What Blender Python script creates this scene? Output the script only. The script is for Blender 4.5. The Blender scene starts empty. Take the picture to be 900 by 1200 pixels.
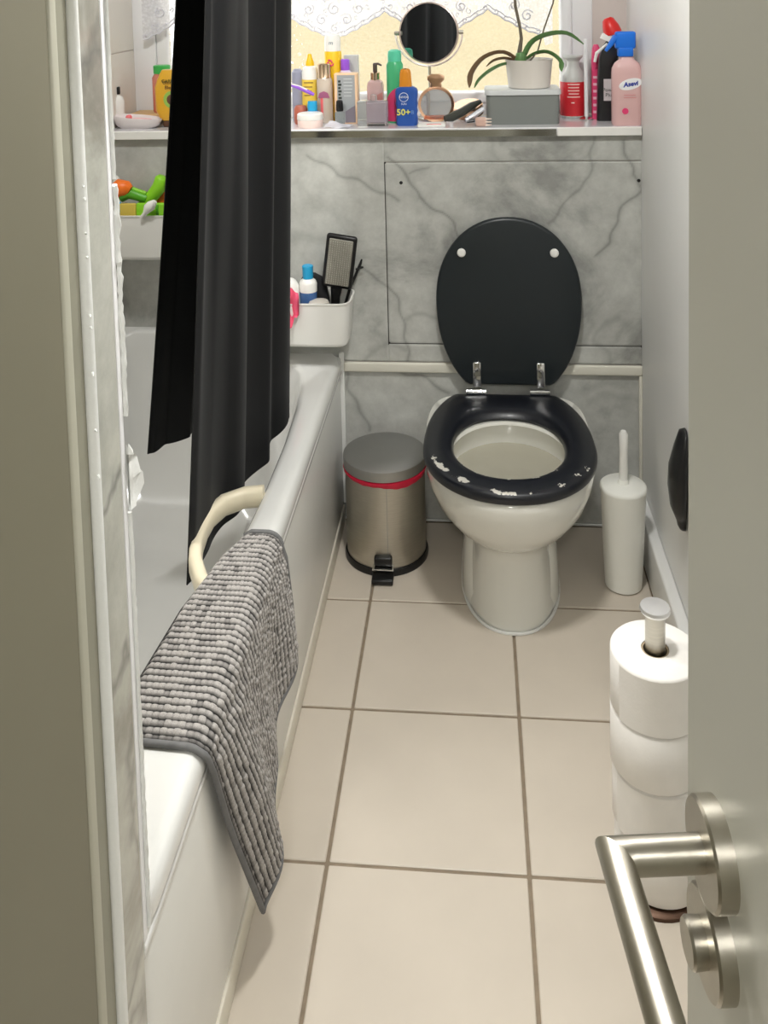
import bpy, bmesh, math, random
import numpy as np
from mathutils import Vector, Matrix, noise as mnoise

random.seed(7); rng = np.random.default_rng(7)
PI = math.pi
SC = bpy.context.scene
COL = SC.collection

# ------------------------------------------------------------------ camera, world, lights, exposure
F_PX, CX, CY = 1093.18, 450.0, 70.4            # focal length and principal point of the upright-corrected photograph (900x1200)
YAW, PITCH, ROLL = .0953, .0786, .0240
CAM = Vector((.2607, -2.0696, 1.4357))
cyw, syw, cp, sp = math.cos(YAW), math.sin(YAW), math.cos(PITCH), math.sin(PITCH)
fw = Vector((-syw*cp, cyw*cp, -sp)); rt = Vector((cyw, syw, 0)); dn = fw.cross(rt)
cr, sr = math.cos(ROLL), math.sin(ROLL)
rt, dn = cr*rt + sr*dn, -sr*rt + cr*dn
cam_d = bpy.data.cameras.new('camera'); cam = bpy.data.objects.new('camera', cam_d); COL.objects.link(cam)
cam_d.sensor_width = 36; cam_d.lens = F_PX/1200*36
cam_d.shift_x = (450-CX)/1200; cam_d.shift_y = -(600-CY)/1200
cam_d.clip_start = .02
m = Matrix((( rt.x, -dn.x, -fw.x, CAM.x), (rt.y, -dn.y, -fw.y, CAM.y), (rt.z, -dn.z, -fw.z, CAM.z), (0, 0, 0, 1)))
cam.matrix_world = m
SC.camera = cam

def at(px, py, Y):                             # the point where the sight line of a pixel meets the upright plane at depth Y
    d = rt*((px-CX)/F_PX) + dn*((py-CY)/F_PX) + fw
    return CAM + d*((Y-CAM.y)/d.y)
def atz(px, py, z):
    d = rt*((px-CX)/F_PX) + dn*((py-CY)/F_PX) + fw
    return CAM + d*((z-CAM.z)/d.z)

world = bpy.data.worlds.new('overcast sky'); SC.world = world; world.use_nodes = True
bg = world.node_tree.nodes['Background']; bg.inputs[0].default_value = (.93, .96, 1.0, 1); bg.inputs[1].default_value = 2.5

def lamp(name, kind, loc, power, size=.2, color=(1, 1, 1), rot=(0, 0, 0)):
    l = bpy.data.lights.new(name, kind); l.energy = power; l.color = color
    if kind == 'AREA': l.shape = 'DISK'; l.size = size
    else: l.shadow_soft_size = size
    o = bpy.data.objects.new(name, l); COL.objects.link(o); o.location = loc; o.rotation_euler = rot
    return o
lamp('bathroom_area_light', 'AREA', (.26, -.74, 2.035), 14, .16, (1, .99, .96))
lamp('bathroom_area_light', 'AREA', (-.42, -.45, 2.035), 9, .16, (1, .99, .96))  # added lamp above the bath, brightens the dark left end and sill
lamp('hall_ceiling_lamp', 'AREA', (.2, -2.75, 2.02), 20, .30, (1, .99, .96))
pl = bpy.data.lights.new('window_portal', 'AREA'); pl.shape = 'RECTANGLE'; pl.size = 1.2; pl.size_y = .78; pl.cycles.is_portal = True
po = bpy.data.objects.new('window_portal', pl); COL.objects.link(po); po.location = (-.06, .64, 1.46); po.rotation_euler = (-PI/2, 0, 0)

SC.view_settings.view_transform = 'Standard'; SC.view_settings.look = 'None'
SC.view_settings.gamma = 1; SC.view_settings.use_curve_mapping = False
SC.view_settings.exposure = 0.2

# ------------------------------------------------------------------ materials
def srgb(r, g, b):
    f = lambda c: ((c/255)/12.92 if c/255 <= .04045 else ((c/255+.055)/1.055)**2.4)
    return (f(r), f(g), f(b), 1)
MATS = {}
def mat(name, rgb, rough=.5, metal=0, var=.04, scale=8, bump=0, bscale=60, coat=0, trans=0, ior=1.45, sub=0, alpha=1, spec=.5, stretch=None, sheen=0):
    if name in MATS: return MATS[name]
    M = bpy.data.materials.new(name); M.use_nodes = True; nt = M.node_tree; N = nt.nodes; L = nt.links
    p = N['Principled BSDF']; c = srgb(*rgb)
    tc = N.new('ShaderNodeTexCoord'); mp = N.new('ShaderNodeMapping'); L.new(tc.outputs['Object'], mp.inputs[0])
    if stretch: mp.inputs['Scale'].default_value = stretch
    nz = N.new('ShaderNodeTexNoise'); nz.inputs['Scale'].default_value = scale; nz.inputs['Detail'].default_value = 4
    L.new(mp.outputs[0], nz.inputs['Vector'])
    rp = N.new('ShaderNodeValToRGB'); rp.color_ramp.elements[0].position = .3; rp.color_ramp.elements[1].position = .7
    rp.color_ramp.elements[0].color = tuple(max(0, v*(1-var)) for v in c[:3])+(1,)
    rp.color_ramp.elements[1].color = tuple(min(1, v*(1+var)) for v in c[:3])+(1,)
    L.new(nz.outputs['Fac'], rp.inputs[0]); L.new(rp.outputs[0], p.inputs['Base Color'])
    p.inputs['Roughness'].default_value = rough; p.inputs['Metallic'].default_value = metal
    p.inputs['Coat Weight'].default_value = coat; p.inputs['Coat Roughness'].default_value = .08
    p.inputs['Transmission Weight'].default_value = trans; p.inputs['IOR'].default_value = ior
    p.inputs['Alpha'].default_value = alpha; p.inputs['Specular IOR Level'].default_value = spec
    p.inputs['Sheen Weight'].default_value = sheen
    if sub: p.inputs['Subsurface Weight'].default_value = sub; p.inputs['Subsurface Radius'].default_value = (.01, .01, .01)
    if bump:
        n2 = N.new('ShaderNodeTexNoise'); n2.inputs['Scale'].default_value = bscale; L.new(mp.outputs[0], n2.inputs['Vector'])
        b = N.new('ShaderNodeBump'); b.inputs['Strength'].default_value = bump; b.inputs['Distance'].default_value = .002
        L.new(n2.outputs['Fac'], b.inputs['Height']); L.new(b.outputs[0], p.inputs['Normal'])
    MATS[name] = M
    return M

def marble(name, base=(172, 174, 170), dark=(118, 118, 113), rough=.22, vscale=2.2, att=False, spec=.5):
    M = bpy.data.materials.new(name); M.use_nodes = True; nt = M.node_tree; N = nt.nodes; L = nt.links
    p = N['Principled BSDF']; p.inputs['Roughness'].default_value = rough; p.inputs['Specular IOR Level'].default_value = spec
    g = N.new('ShaderNodeNewGeometry')
    n1 = N.new('ShaderNodeTexNoise'); n1.inputs['Scale'].default_value = 3.2; n1.inputs['Detail'].default_value = 8; n1.inputs['Roughness'].default_value = .62
    n1.inputs['Distortion'].default_value = .6
    L.new(g.outputs['Position'], n1.inputs['Vector'])
    r1 = N.new('ShaderNodeValToRGB'); e = r1.color_ramp.elements
    e[0].position = .36; e[0].color = srgb(*dark); e[1].position = .60; e[1].color = srgb(*base)
    x = r1.color_ramp.elements.new(.46); x.color = srgb(*[int(a*.75+b*.25) for a, b in zip(base, dark)])
    L.new(n1.outputs['Fac'], r1.inputs[0])
    n3 = N.new('ShaderNodeTexNoise'); n3.inputs['Scale'].default_value = 22; n3.inputs['Detail'].default_value = 6; n3.inputs['Roughness'].default_value = .7
    L.new(g.outputs['Position'], n3.inputs['Vector'])
    r3 = N.new('ShaderNodeMapRange'); r3.inputs[1].default_value = .3; r3.inputs[2].default_value = .7; r3.inputs[3].default_value = .84; r3.inputs[4].default_value = 1.10
    L.new(n3.outputs['Fac'], r3.inputs[0])
    mx = N.new('ShaderNodeMix'); mx.data_type = 'RGBA'; mx.blend_type = 'MULTIPLY'; mx.inputs[0].default_value = 1
    L.new(r1.outputs[0], mx.inputs[6]); L.new(r3.outputs[0], mx.inputs[7])
    if att:
        va = N.new('ShaderNodeAttribute'); va.attribute_name = 'vein'; fac = va.outputs['Fac']
    else:
        ds = N.new('ShaderNodeTexNoise'); ds.inputs['Scale'].default_value = 4; ds.inputs['Detail'].default_value = 5
        L.new(g.outputs['Position'], ds.inputs['Vector'])
        ad = N.new('ShaderNodeMix'); ad.data_type = 'VECTOR'; ad.inputs[0].default_value = .35
        L.new(g.outputs['Position'], ad.inputs[4]); L.new(ds.outputs['Color'], ad.inputs[5])
        vo = N.new('ShaderNodeTexVoronoi'); vo.feature = 'DISTANCE_TO_EDGE'; vo.inputs['Scale'].default_value = vscale
        L.new(ad.outputs[1], vo.inputs['Vector'])
        vr = N.new('ShaderNodeMapRange'); vr.inputs[1].default_value = 0; vr.inputs[2].default_value = .045; vr.inputs[3].default_value = .6; vr.inputs[4].default_value = 0
        L.new(vo.outputs['Distance'], vr.inputs[0]); fac = vr.outputs[0]
    m2 = N.new('ShaderNodeMix'); m2.data_type = 'RGBA'; m2.inputs[7].default_value = srgb(104, 104, 100)
    L.new(fac, m2.inputs[0]); L.new(mx.outputs[2], m2.inputs[6]); L.new(m2.outputs[2], p.inputs['Base Color'])
    MATS[name] = M
    return M

# ------------------------------------------------------------------ mesh helpers
def link(name, me, material=None, parent=None, smooth=False):
    o = bpy.data.objects.new(name, me); COL.objects.link(o)
    if material: me.materials.append(material)
    if parent: o.parent = parent
    if smooth:
        me.polygons.foreach_set('use_smooth', [True]*len(me.polygons))
        try: me.set_sharp_from_angle(angle=math.radians(smooth if smooth is not True else 40))
        except Exception: pass
    return o
class MB:
    def __init__(s): s.v = []; s.f = []
    def add(s, vs, fs):
        k = len(s.v); s.v += [tuple(v) for v in vs]; s.f += [tuple(i+k for i in f) for f in fs]; return s
    def loft(s, rings, cap0=True, cap1=True, closed=True, wrap=False):
        n = len(rings[0]); vs = [p for r in rings for p in r]; fs = []
        R = len(rings)
        for i in range(R if wrap else R-1):
            a, b = i*n, ((i+1) % R)*n
            for j in range(n if closed else n-1):
                k = (j+1) % n
                fs.append((a+j, a+k, b+k, b+j))
        if cap0 and not wrap: fs.append(tuple(reversed(range(n))))
        if cap1 and not wrap: fs.append(tuple(range((R-1)*n, R*n)))
        return s.add(vs, fs)
    def lathe(s, prof, c=(0, 0, 0), seg=24, cap0=True, cap1=True, sx=1, sy=1, M=None):
        rings = []
        for r, z in prof:
            ring = []
            for j in range(seg):
                a = 2*PI*j/seg; p = Vector((r*math.cos(a)*sx, r*math.sin(a)*sy, z))
                if M: p = M @ p
                ring.append(p+Vector(c))
            rings.append(ring)
        return s.loft(rings, cap0, cap1)
    def tube(s, pts, r, seg=8, cap=True):
        pts = [Vector(p) for p in pts]; n = len(pts); rs = r if isinstance(r, (list, tuple)) else [r]*n
        rings = []; up = None
        for i, p in enumerate(pts):
            t = (pts[min(i+1, n-1)]-pts[max(i-1, 0)]).normalized()
            if up is None: up = t.orthogonal().normalized()
            up = (up - t*up.dot(t))
            up = up.normalized() if up.length > 1e-6 else t.orthogonal().normalized()
            w = t.cross(up)
            rings.append([p+(up*math.cos(2*PI*j/seg)+w*math.sin(2*PI*j/seg))*rs[i] for j in range(seg)])
        return s.loft(rings, cap, cap)
    def box(s, x0, x1, y0, y1, z0, z1, b=0, M=None):
        if b <= 0:
            vs = [Vector((x, y, z)) for z in (z0, z1) for y in (y0, y1) for x in (x0, x1)]
            fs = [(0, 2, 3, 1), (4, 5, 7, 6), (0, 1, 5, 4), (2, 6, 7, 3), (0, 4, 6, 2), (1, 3, 7, 5)]
        else:
            bm = bmesh.new(); bmesh.ops.create_cube(bm, size=1)
            for v in bm.verts: v.co = Vector(((x0+x1)/2+v.co.x*(x1-x0), (y0+y1)/2+v.co.y*(y1-y0), (z0+z1)/2+v.co.z*(z1-z0)))
            bb = min(b, (x1-x0)*.49, (y1-y0)*.49, (z1-z0)*.49)
            bmesh.ops.bevel(bm, geom=list(bm.edges), offset=bb, segments=3 if b > .002 else 1, profile=.5, affect='EDGES')
            bm.verts.index_update()
            vs = [v.co.copy() for v in bm.verts]; fs = [[v.index for v in f.verts] for f in bm.faces]; bm.free()
        if M: vs = [M @ v for v in vs]
        return s.add(vs, fs)
    def build(s, name, material=None, parent=None, smooth=35):
        me = bpy.data.meshes.new(name); me.from_pydata([tuple(v) for v in s.v], [], s.f); me.update()
        bm = bmesh.new(); bm.from_mesh(me); bmesh.ops.recalc_face_normals(bm, faces=bm.faces); bm.to_mesh(me); bm.free()
        return link(name, me, material, parent, smooth)
def tag(o, label=None, cat=None, group=None, kind=None):
    if label: o['label'] = label
    if cat: o['category'] = cat
    if group: o['group'] = group
    if kind: o['kind'] = kind
    return o
def thing(name, label, cat, loc=(0, 0, 0), group=None):
    o = bpy.data.objects.new(name, None); COL.objects.link(o); o.location = loc; o.empty_display_size = .05
    return tag(o, label, cat, group)
def rel(parent, mb):                            # shape given in world coordinates becomes local to its thing
    L = parent.location; mb.v = [(v[0]-L.x, v[1]-L.y, v[2]-L.z) for v in mb.v]; return mb
def part(mb, name, material, parent, smooth=35, label=None, kind=None):
    top = parent
    off = Vector((0, 0, 0))
    while top: off += top.location; top = top.parent
    mb.v = [(v[0]-off.x, v[1]-off.y, v[2]-off.z) for v in mb.v]
    return tag(mb.build(name, material, parent, smooth), label, kind=kind)
def struct(name, mb, material, parent=None, smooth=False):
    o = mb.build(name, material, parent, smooth)
    if not parent: o['kind'] = 'structure'
    return o
def sellipse(cx, cy, a, bf, bb, z, n=48, ef=2.0, eb=2.0, ycut=None):
    ring = []
    for j in range(n):
        t = 2*PI*j/n; c, s = math.cos(t), math.sin(t)
        e, b = (eb, bb) if s > 0 else (ef, bf)
        x = a*math.copysign(abs(c)**(2/e), c); y = b*math.copysign(abs(s)**(2/e), s)
        if ycut is not None: y = min(y, ycut-cy)
        ring.append(Vector((cx+x, cy+y, z)))
    return ring
def rrect(cx, cy, hx, hy, r, z, k=5):
    ring = []
    for qx, qy, a0 in ((1, 1, 0), (-1, 1, PI/2), (-1, -1, PI), (1, -1, 3*PI/2)):
        for i in range(k):
            a = a0+PI/2*i/(k-1); ring.append(Vector((cx+qx*(hx-r)+r*math.cos(a), cy+qy*(hy-r)+r*math.sin(a), z)))
    return ring
def text(name, body, size, loc, material, parent, rot=(PI/2, 0, 0), ext=.0003, shear=0, sx=1, align='CENTER', bold=0):
    cu = bpy.data.curves.new(name, 'FONT'); cu.body = body; cu.size = size; cu.extrude = ext; cu.align_x = align; cu.align_y = 'CENTER'; cu.shear = shear; cu.offset = bold
    cu.resolution_u = 3
    c_ = bpy.data.objects.new(name, cu); COL.objects.link(c_)
    bpy.context.view_layer.update()
    me = bpy.data.meshes.new_from_object(c_.evaluated_get(bpy.context.evaluated_depsgraph_get()))
    bpy.data.objects.remove(c_); me.materials.clear(); me.materials.append(material)
    o = bpy.data.objects.new(name, me); COL.objects.link(o)
    o.parent = parent; off = Vector((0, 0, 0)); t = parent
    while t: off += t.location; t = t.parent
    o.location = Vector(loc)-off; o.rotation_euler = rot; o.scale = (sx, 1, 1)
    return o

# ------------------------------------------------------------------ palette
white_gloss = mat('white acrylic', (222, 222, 219), .16, var=.015, coat=.3)
ceramic = mat('white ceramic', (228, 227, 219), .10, var=.015, coat=.5)
wall_paint = mat('white wall board', (233, 233, 231), .38, var=.02, scale=3)
beige_wall = mat('beige lining paint', (122, 118, 100), .55, var=.04, scale=2.5)
lining_light = mat('pale lining paint', (184, 182, 166), .5, var=.03)
lining_mid = mat('grey lining paint', (150, 148, 132), .5, var=.04)
door_paint = mat('door satin paint', (202, 201, 190), .34, var=.015, scale=2)
upvc = mat('white window plastic', (238, 238, 240), .3, var=.01)
trim_white = mat('white bead trim', (222, 219, 206), .45, var=.03)
silicone = mat('white silicone', (230, 231, 228), .35, var=.03, bump=.4, bscale=120)
plaster = mat('pink white plaster', (214, 203, 198), .6, var=.03)
tile_wall = mat('cream wall tile', (226, 221, 212), .3, var=.02)
ceiling_m = mat('ceiling paint', (236, 236, 232), .8, var=.01)
grout = mat('brown grout', (138, 124, 106), .9, var=.15, scale=40)
tile_m = mat('beige floor tile', (204, 194, 180), .33, var=.035, scale=6, bump=.06, bscale=30)
steel = mat('brushed steel', (190, 186, 176), .34, 1, var=.05, scale=30, stretch=(1, 1, 12), bump=.05, bscale=80)
steel_d = mat('satin nickel', (182, 177, 165), .33, 1, var=.04, scale=60, bump=.04, bscale=150)
lid_steel = mat('grey steel lid', (170, 170, 168), .42, 1, var=.04, scale=10)
chrome = mat('chrome', (225, 225, 225), .10, 1, var=.01)
black_p = mat('black plastic', (20, 20, 21), .35, var=.1)
black_s = mat('black satin lacquer', (31, 37, 40), .36, var=.04)
curtain_m = mat('black curtain fabric', (12, 13, 15), .75, var=.08, scale=30, sheen=.05, spec=.3, bump=.1, bscale=400)
paper = mat('white tissue', (246, 243, 238), .9, var=.015, scale=40, bump=.15, bscale=200)
frost = mat('frosted plastic', (240, 240, 233), .5, var=.02, sub=.2)
white_p = mat('white plastic', (236, 235, 230), .35, var=.015)
grey_p = mat('grey plastic', (128, 132, 129), .5, var=.03)
lid_grey = mat('pale lid plastic', (205, 208, 208), .45, var=.02)
red_p = mat('red plastic', (222, 42, 38), .35, var=.05)
red_bag = mat('red bin liner', (196, 26, 58), .4, var=.1, scale=40)
blue_p = mat('bright blue plastic', (28, 116, 224), .35, var=.04)
navy_p = mat('sunscreen blue plastic', (44, 86, 166), .3, var=.04)
orange_p = mat('orange plastic', (222, 142, 40), .35, var=.05)
yellow_p = mat('yellow plastic', (240, 196, 30), .35, var=.04)
teal_p = mat('mint plastic', (96, 214, 176), .35, var=.04)
green_p = mat('green can', (72, 186, 128), .3, var=.05)
pink_p = mat('pink plastic', (228, 70, 120), .35, var=.06)
purple_p = mat('purple plastic', (150, 88, 214), .35, var=.05)
cyan_p = mat('cyan plastic', (38, 160, 210), .35, var=.05)
lime_p = mat('lime plastic', (140, 210, 40), .4, var=.06)
leafgreen_p = mat('green toy plastic', (86, 168, 34), .4, var=.06)
toy_orange = mat('orange toy plastic', (250, 122, 36), .4, var=.05)
pinkbottle = mat('pink cleaner', (238, 196, 194), .25, var=.03, trans=.15, coat=.2)
peach = mat('peach liquid', (238, 150, 128), .2, var=.05, trans=.35)
clear_m = mat('clear glass', (240, 246, 246), .05, var=.0, trans=.85, ior=1.3)
rosegold = mat('rose gold', (222, 180, 150), .25, 1, var=.03)
gold = mat('champagne metal', (200, 176, 150), .25, 1, var=.04)
bamboo = mat('bamboo', (206, 170, 118), .5, var=.12, scale=6, stretch=(1, 12, 12))
brown_p = mat('brown plastic', (84, 52, 34), .4, var=.1)
mustard = mat('golden shampoo', (226, 172, 44), .28, var=.03, coat=.3)
ink = mat('dark ink', (60, 66, 60), .6, var=0)
white_ink = mat('white ink', (240, 240, 240), .6, var=0)
blue_ink = mat('blue ink', (40, 60, 160), .5, var=0)
yellow_ink = mat('yellow ink', (232, 226, 96), .5, var=0)
cream_p = mat('cream grip plastic', (232, 222, 196), .35, var=.03)
charcoal = mat('charcoal piping', (112, 112, 112), .9, var=.1, scale=80)
leaf_m = mat('orchid leaf', (98, 140, 84), .4, var=.25, scale=9)
leaf_dry = mat('browning orchid leaf', (126, 100, 74), .5, var=.3, scale=9)
stem_m = mat('orchid stem', (106, 98, 84), .6, var=.2, scale=30)
pot_m = mat('pale ceramic pot', (226, 220, 212), .4, var=.02)
mirror_m = mat('mirror glass', (200, 203, 206), .03, 1, var=0)
sill_m = mat('glossy sill', (226, 226, 228), .10, var=.02, coat=.5)
edge_chrome = mat('polished sill edge', (214, 214, 212), .12, 1, var=.02)
wall_marble = marble('marble board', base=(196, 197, 192), dark=(150, 151, 147), rough=.28, att=True)
stub_marble = marble('glossy marble board', base=(196, 196, 188), dark=(150, 148, 138), rough=.10, vscale=4.0)

# ------------------------------------------------------------------ setting
WY, RX, LX, HZ = .334, .685, -.76, 2.06
S = .33
YN = -2.14                                     # the doorway plane behind the viewer
floor = struct('floor', MB().box(-.80, 1.0, -3.4, .60, -.06, -.0035), grout)
full = None
def tile(x0, x1, y0, y1):
    g = .0032
    o = MB().box(x0+g, x1-g, y0+g, y1-g, -.010, random.uniform(-.0006, .0004), .0016).build('tile', tile_m, floor)
    o.modifiers.clear()
for i in range(-1, 3):
    for k in range(-10, 1):
        x0, x1 = max(i*S, -.155), min(i*S+S, RX if k > -7 else .99)
        y0, y1 = k*S, min(k*S+S, WY)
        if x1-x0 > .02: tile(x0, x1, y0, y1)
struct('trim_1', MB().box(-.12, RX, WY-.004, WY, 0, .006, .001), silicone)      # sealant along the foot of the back wall

# marble boards of the back wall, veins drawn from their courses
def veincourse(pts): return [at(x, y, WY) for x, y in pts]
VEINS = [([(362, 182), (380, 193), (394, 204), (410, 208), (428, 215), (445, 226), (468, 234)], .0035, .75),
         ([(456, 186), (468, 196), (478, 208), (486, 222), (492, 233), (506, 241), (520, 249), (530, 262), (538, 278), (545, 292)], .0032, .9),
         ([(478, 203), (490, 200), (500, 195)], .0028, .7),
         ([(424, 315), (436, 321), (448, 330), (456, 338), (463, 348), (468, 360), (473, 374), (476, 390), (478, 425)], .0032, .8),
         ([(474, 373), (485, 369), (497, 369), (510, 371)], .006, .5),
         ([(428, 424), (434, 412), (443, 405), (456, 404), (474, 408)], .007, .5),
         ([(697, 160), (693, 178), (690, 205), (680, 220), (668, 232), (656, 248), (640, 262)], .0035, .7),
         ([(730, 165), (736, 188), (741, 206), (748, 212), (752, 222), (744, 232), (732, 240), (724, 252), (718, 268), (713, 284), (699, 300)], .0032, .85),
         ([(725, 370), (712, 378), (700, 390), (698, 402), (712, 414), (716, 428)], .007, .45),
         ([(686, 402), (694, 380), (688, 360), (684, 340)], .009, .35),
         ([(405, 434), (410, 455), (418, 472), (426, 490), (432, 505)], .004, .8),
         ([(452, 433), (480, 438), (500, 444), (515, 452), (528, 462)], .0032, .85),
         ([(575, 160), (580, 178), (592, 198), (590, 215)], .005, .35),
         ([(345, 280), (365, 276), (385, 282), (400, 300)], .014, .45),
         ([(690, 455), (720, 448), (745, 452)], .012, .35),
         ([(690, 470), (715, 462), (750, 470)], .010, .35),
         ([(348, 215), (370, 240), (392, 250)], .012, .25),
         ([(520, 290), (528, 275), (541, 266)], .010, .35)]
VC = [([(p.x, p.z) for p in veincourse(v)], w, s) for v, w, s in VEINS]
def vein_value(P):
    P = P + np.stack([.004*np.sin(P[:, 1]*90)+.003*np.sin(P[:, 1]*37+1), .004*np.sin(P[:, 0]*80+2)], 1)
    out = np.zeros(len(P))
    for pts, w, s in VC:
        d = np.full(len(P), 9.)
        for a, b in zip(pts[:-1], pts[1:]):
            a, b = np.array(a), np.array(b); ab = b-a; t = np.clip(((P-a)@ab)/(ab@ab), 0, 1)
            d = np.minimum(d, np.hypot(*(P-a-t[:, None]*ab).T))
        out = np.maximum(out, .72*s*(.7*np.exp(-(d/w)**2)+.3*np.exp(-(d/(3.5*w))**2)))
    return out
def board(name, x0, x1, z0, z1, parent, y=WY, step=.004, b=.0012):
    nx, nz = max(2, int((x1-x0)/step)), max(2, int((z1-z0)/step))
    xs = np.linspace(x0, x1, nx+1); zs = np.linspace(z0, z1, nz+1)
    X, Z = np.meshgrid(xs, zs); Yv = np.full_like(X, y)
    Yv[0, :] += b; Yv[-1, :] += b; Yv[:, 0] += b; Yv[:, -1] += b
    v = np.stack([X, Yv, Z], -1).reshape(-1, 3).tolist(); n = nx+1
    f = [(j*n+i, j*n+i+1, (j+1)*n+i+1, (j+1)*n+i) for j in range(nz) for i in range(nx)]
    k = len(v)                                   # the board's back, so that it has thickness
    per = [i for i in range(n)] + [j*n+nx for j in range(1, nz+1)] + [nz*n+i for i in range(nx-1, -1, -1)] + [j*n for j in range(nz-1, 0, -1)]
    v += [(v[i][0], y+.006, v[i][2]) for i in per]; q = len(per)
    f += [(per[(i+1) % q], per[i], k+i, k+(i+1) % q) for i in range(q)]; f.append(tuple(range(k+q-1, k-1, -1)))
    me = bpy.data.meshes.new(name); me.from_pydata(v, [], f); me.update()
    A = np.array(v); at_ = me.attributes.new('vein', 'FLOAT', 'POINT'); at_.data.foreach_set('value', vein_value(A[:, [0, 2]]).astype(np.float32))
    return link(name, me, wall_marble, parent)
wb = struct('wall_back', MB().box(-.80, .74, WY+.005, .60, -.02, 1.040).box(-.80, -.722, WY, .60, 1.040, HZ).box(-.722, .74, WY+.0, .60, 1.86, HZ)
            .box(.592, .74, .56, .60, 1.04, 1.86), plaster)
PX0, PX1, PZ0, PZ1 = .0255, RX, .489, .977
MB().box(PX0-.004, PX0+.004, WY+.0014, WY+.004, PZ0-.004, PZ1).box(PX0-.004, RX, WY+.0014, WY+.004, PZ0-.004, PZ0+.004).build('gap_shade', mat('dark seal', (58, 56, 52), .8), wb)  # dark strips behind the hatch joints, standing in for the shade in the gaps
g = .0013
board('panel', LX, PX0-g, .440, 1.046, wb)               # left of the access hatch
board('panel', PX0+g, PX1, PZ0+g, PZ1-g, wb)             # the hatch
board('panel', PX0-g, PX1, PZ1+g*.7, 1.046, wb)
board('panel', PX0-g, PX1, .440, PZ0-g, wb)
board('panel', -.11, RX, .004, .414, wb)
struct('trim_2', MB().box(-.097, RX, WY-.012, WY, .414, .440, .004), trim_white, smooth=40)
struct('trim_3', MB().box(.676, RX, WY-.010, WY, .10, .414, .003), trim_white, smooth=40)      # bead down the right corner
struct('trim_4', MB().box(-.108, -.095, WY-.012, WY, .05, .465, .002), silicone, smooth=40)
for q in ((470, 214), (748.5, 211.5)):
    p = at(*q, WY); s_ = MB().lathe([(.0001, 0), (.004, 0), (.0045, .001), (.003, .002), (.0001, .002)], seg=12, M=Matrix.Rotation(PI/2, 3, 'X').to_4x4(), c=p)
    s_.build('screw', black_p, wb)

wr = struct('wall_right', MB().box(RX, .74, -2.20, .60, -.02, HZ), wall_paint)
struct('baseboard_right', MB().box(.658, RX, -2.10, WY, 0, .118, .005), wall_paint, smooth=40)
struct('wall_left', MB().box(-.80, LX, -1.20, .60, -.02, HZ), tile_wall)
struct('ceiling', MB().box(-.80, 1.0, -3.4, .60, HZ, HZ+.05), ceiling_m)
# cladding at the bath's near end: a stub wall that runs on to the doorway, with its strips of trim
SX, SY = -.100, -1.187
stub = struct('wall_front', MB().box(-.80, SX-.004, -2.20, SY-.012, -.02, HZ), beige_wall)
struct('trim_5', MB().box(SX-.008, SX, -1.2465, SY-.004, 0, HZ, .0015), stub_marble, stub)
tr = MB().tube([(SX-.002, -1.2530, 0), (SX-.002, -1.2530, HZ)], .0070, 12); tr.build('bead', silicone, stub)
MB().box(SX-.012, SX-.003, -1.292, -1.2595, 0, HZ, .001).build('panel', lining_mid, stub)
MB().box(SX-.012, SX+.0035, -1.3085, -1.292, 0, HZ, .004).build('stop', lining_light, stub)
MB().box(SX-.012, SX+.0015, -2.20, -1.3085, 0, HZ, .001).build('panel', beige_wall, stub)
# corner strip and ragged sealant at the far edge of the cladding
MB().box(SX-.010, SX-.0005, SY-.003, SY+.010, .43, HZ, .002).build('corner_strip', upvc, stub)
sb = MB()
zs = np.arange(.44, HZ, .006)
for seg_lo, seg_hi, amp in ((1.00, 1.25, .0034), (.44, .905, .0015), (1.25, HZ, .0012)):
    pts = [(SX+.0005+amp*.35*random.random(), SY+.010+amp*random.random(), z) for z in zs if seg_lo <= z <= seg_hi]
    if len(pts) > 2: sb.tube(pts, [.0022+amp*.45*random.random() for _ in pts], 7)
sb.build('sealant', silicone, stub)
fl = MB()
base = [(SX+.001, SY+.008, z) for z in (.975, .965, .955, .945, .935, .92, .905)]
prof = [.002, .007, .014, .020, .026, .030, .010]
r0 = [Vector(b) for b in base]; r1 = [Vector((b[0]+.2*e, b[1]+e*.9+.004*math.sin(7*i), b[2]-.012*random.random())) for i, (b, e) in enumerate(zip(base, prof))]
r15 = [(a+b)/2+Vector((.004*math.sin(i*2.3), 0, .004*math.cos(i*3))) for i, (a, b) in enumerate(zip(r0, r1))]
fl.loft([r0, r15, r1, [p+Vector((.0015, .001, .001)) for p in r1], [p+Vector((.002, .001, .001)) for p in r15], [p+Vector((.002, 0, 0)) for p in r0]], False, False, closed=False)
fl.build('torn_sealant', silicone, stub)
tb = MB()
for z in np.arange(.93, 1.30, .011):
    if random.random() < .3:
        p0 = Vector((SX+.004, -1.2530-.004, z)); tb.tube([p0, p0+Vector((.003, -.004*random.random()-.003, .004*(random.random()-.5)))], [.0013, .0005], 5)
tb.build('sealant_crumbs', silicone, stub)['kind'] = 'stuff'
# doorway behind the viewer and the hall
struct('wall_doorway', MB().box(.50, .74, -2.20, -2.12, 0, HZ).box(-.10, .50, -2.20, -2.12, 1.80, HZ), beige_wall)
struct('wall_hall', MB().box(-.80, 1.0, -3.45, -3.40, 0, HZ).box(.95, 1.0, -3.4, -2.2, 0, HZ).box(-.80, -.75, -3.4, -2.2, 0, HZ).box(.74, 1.0, -2.20, -2.15, 0, HZ), lining_mid)
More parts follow.
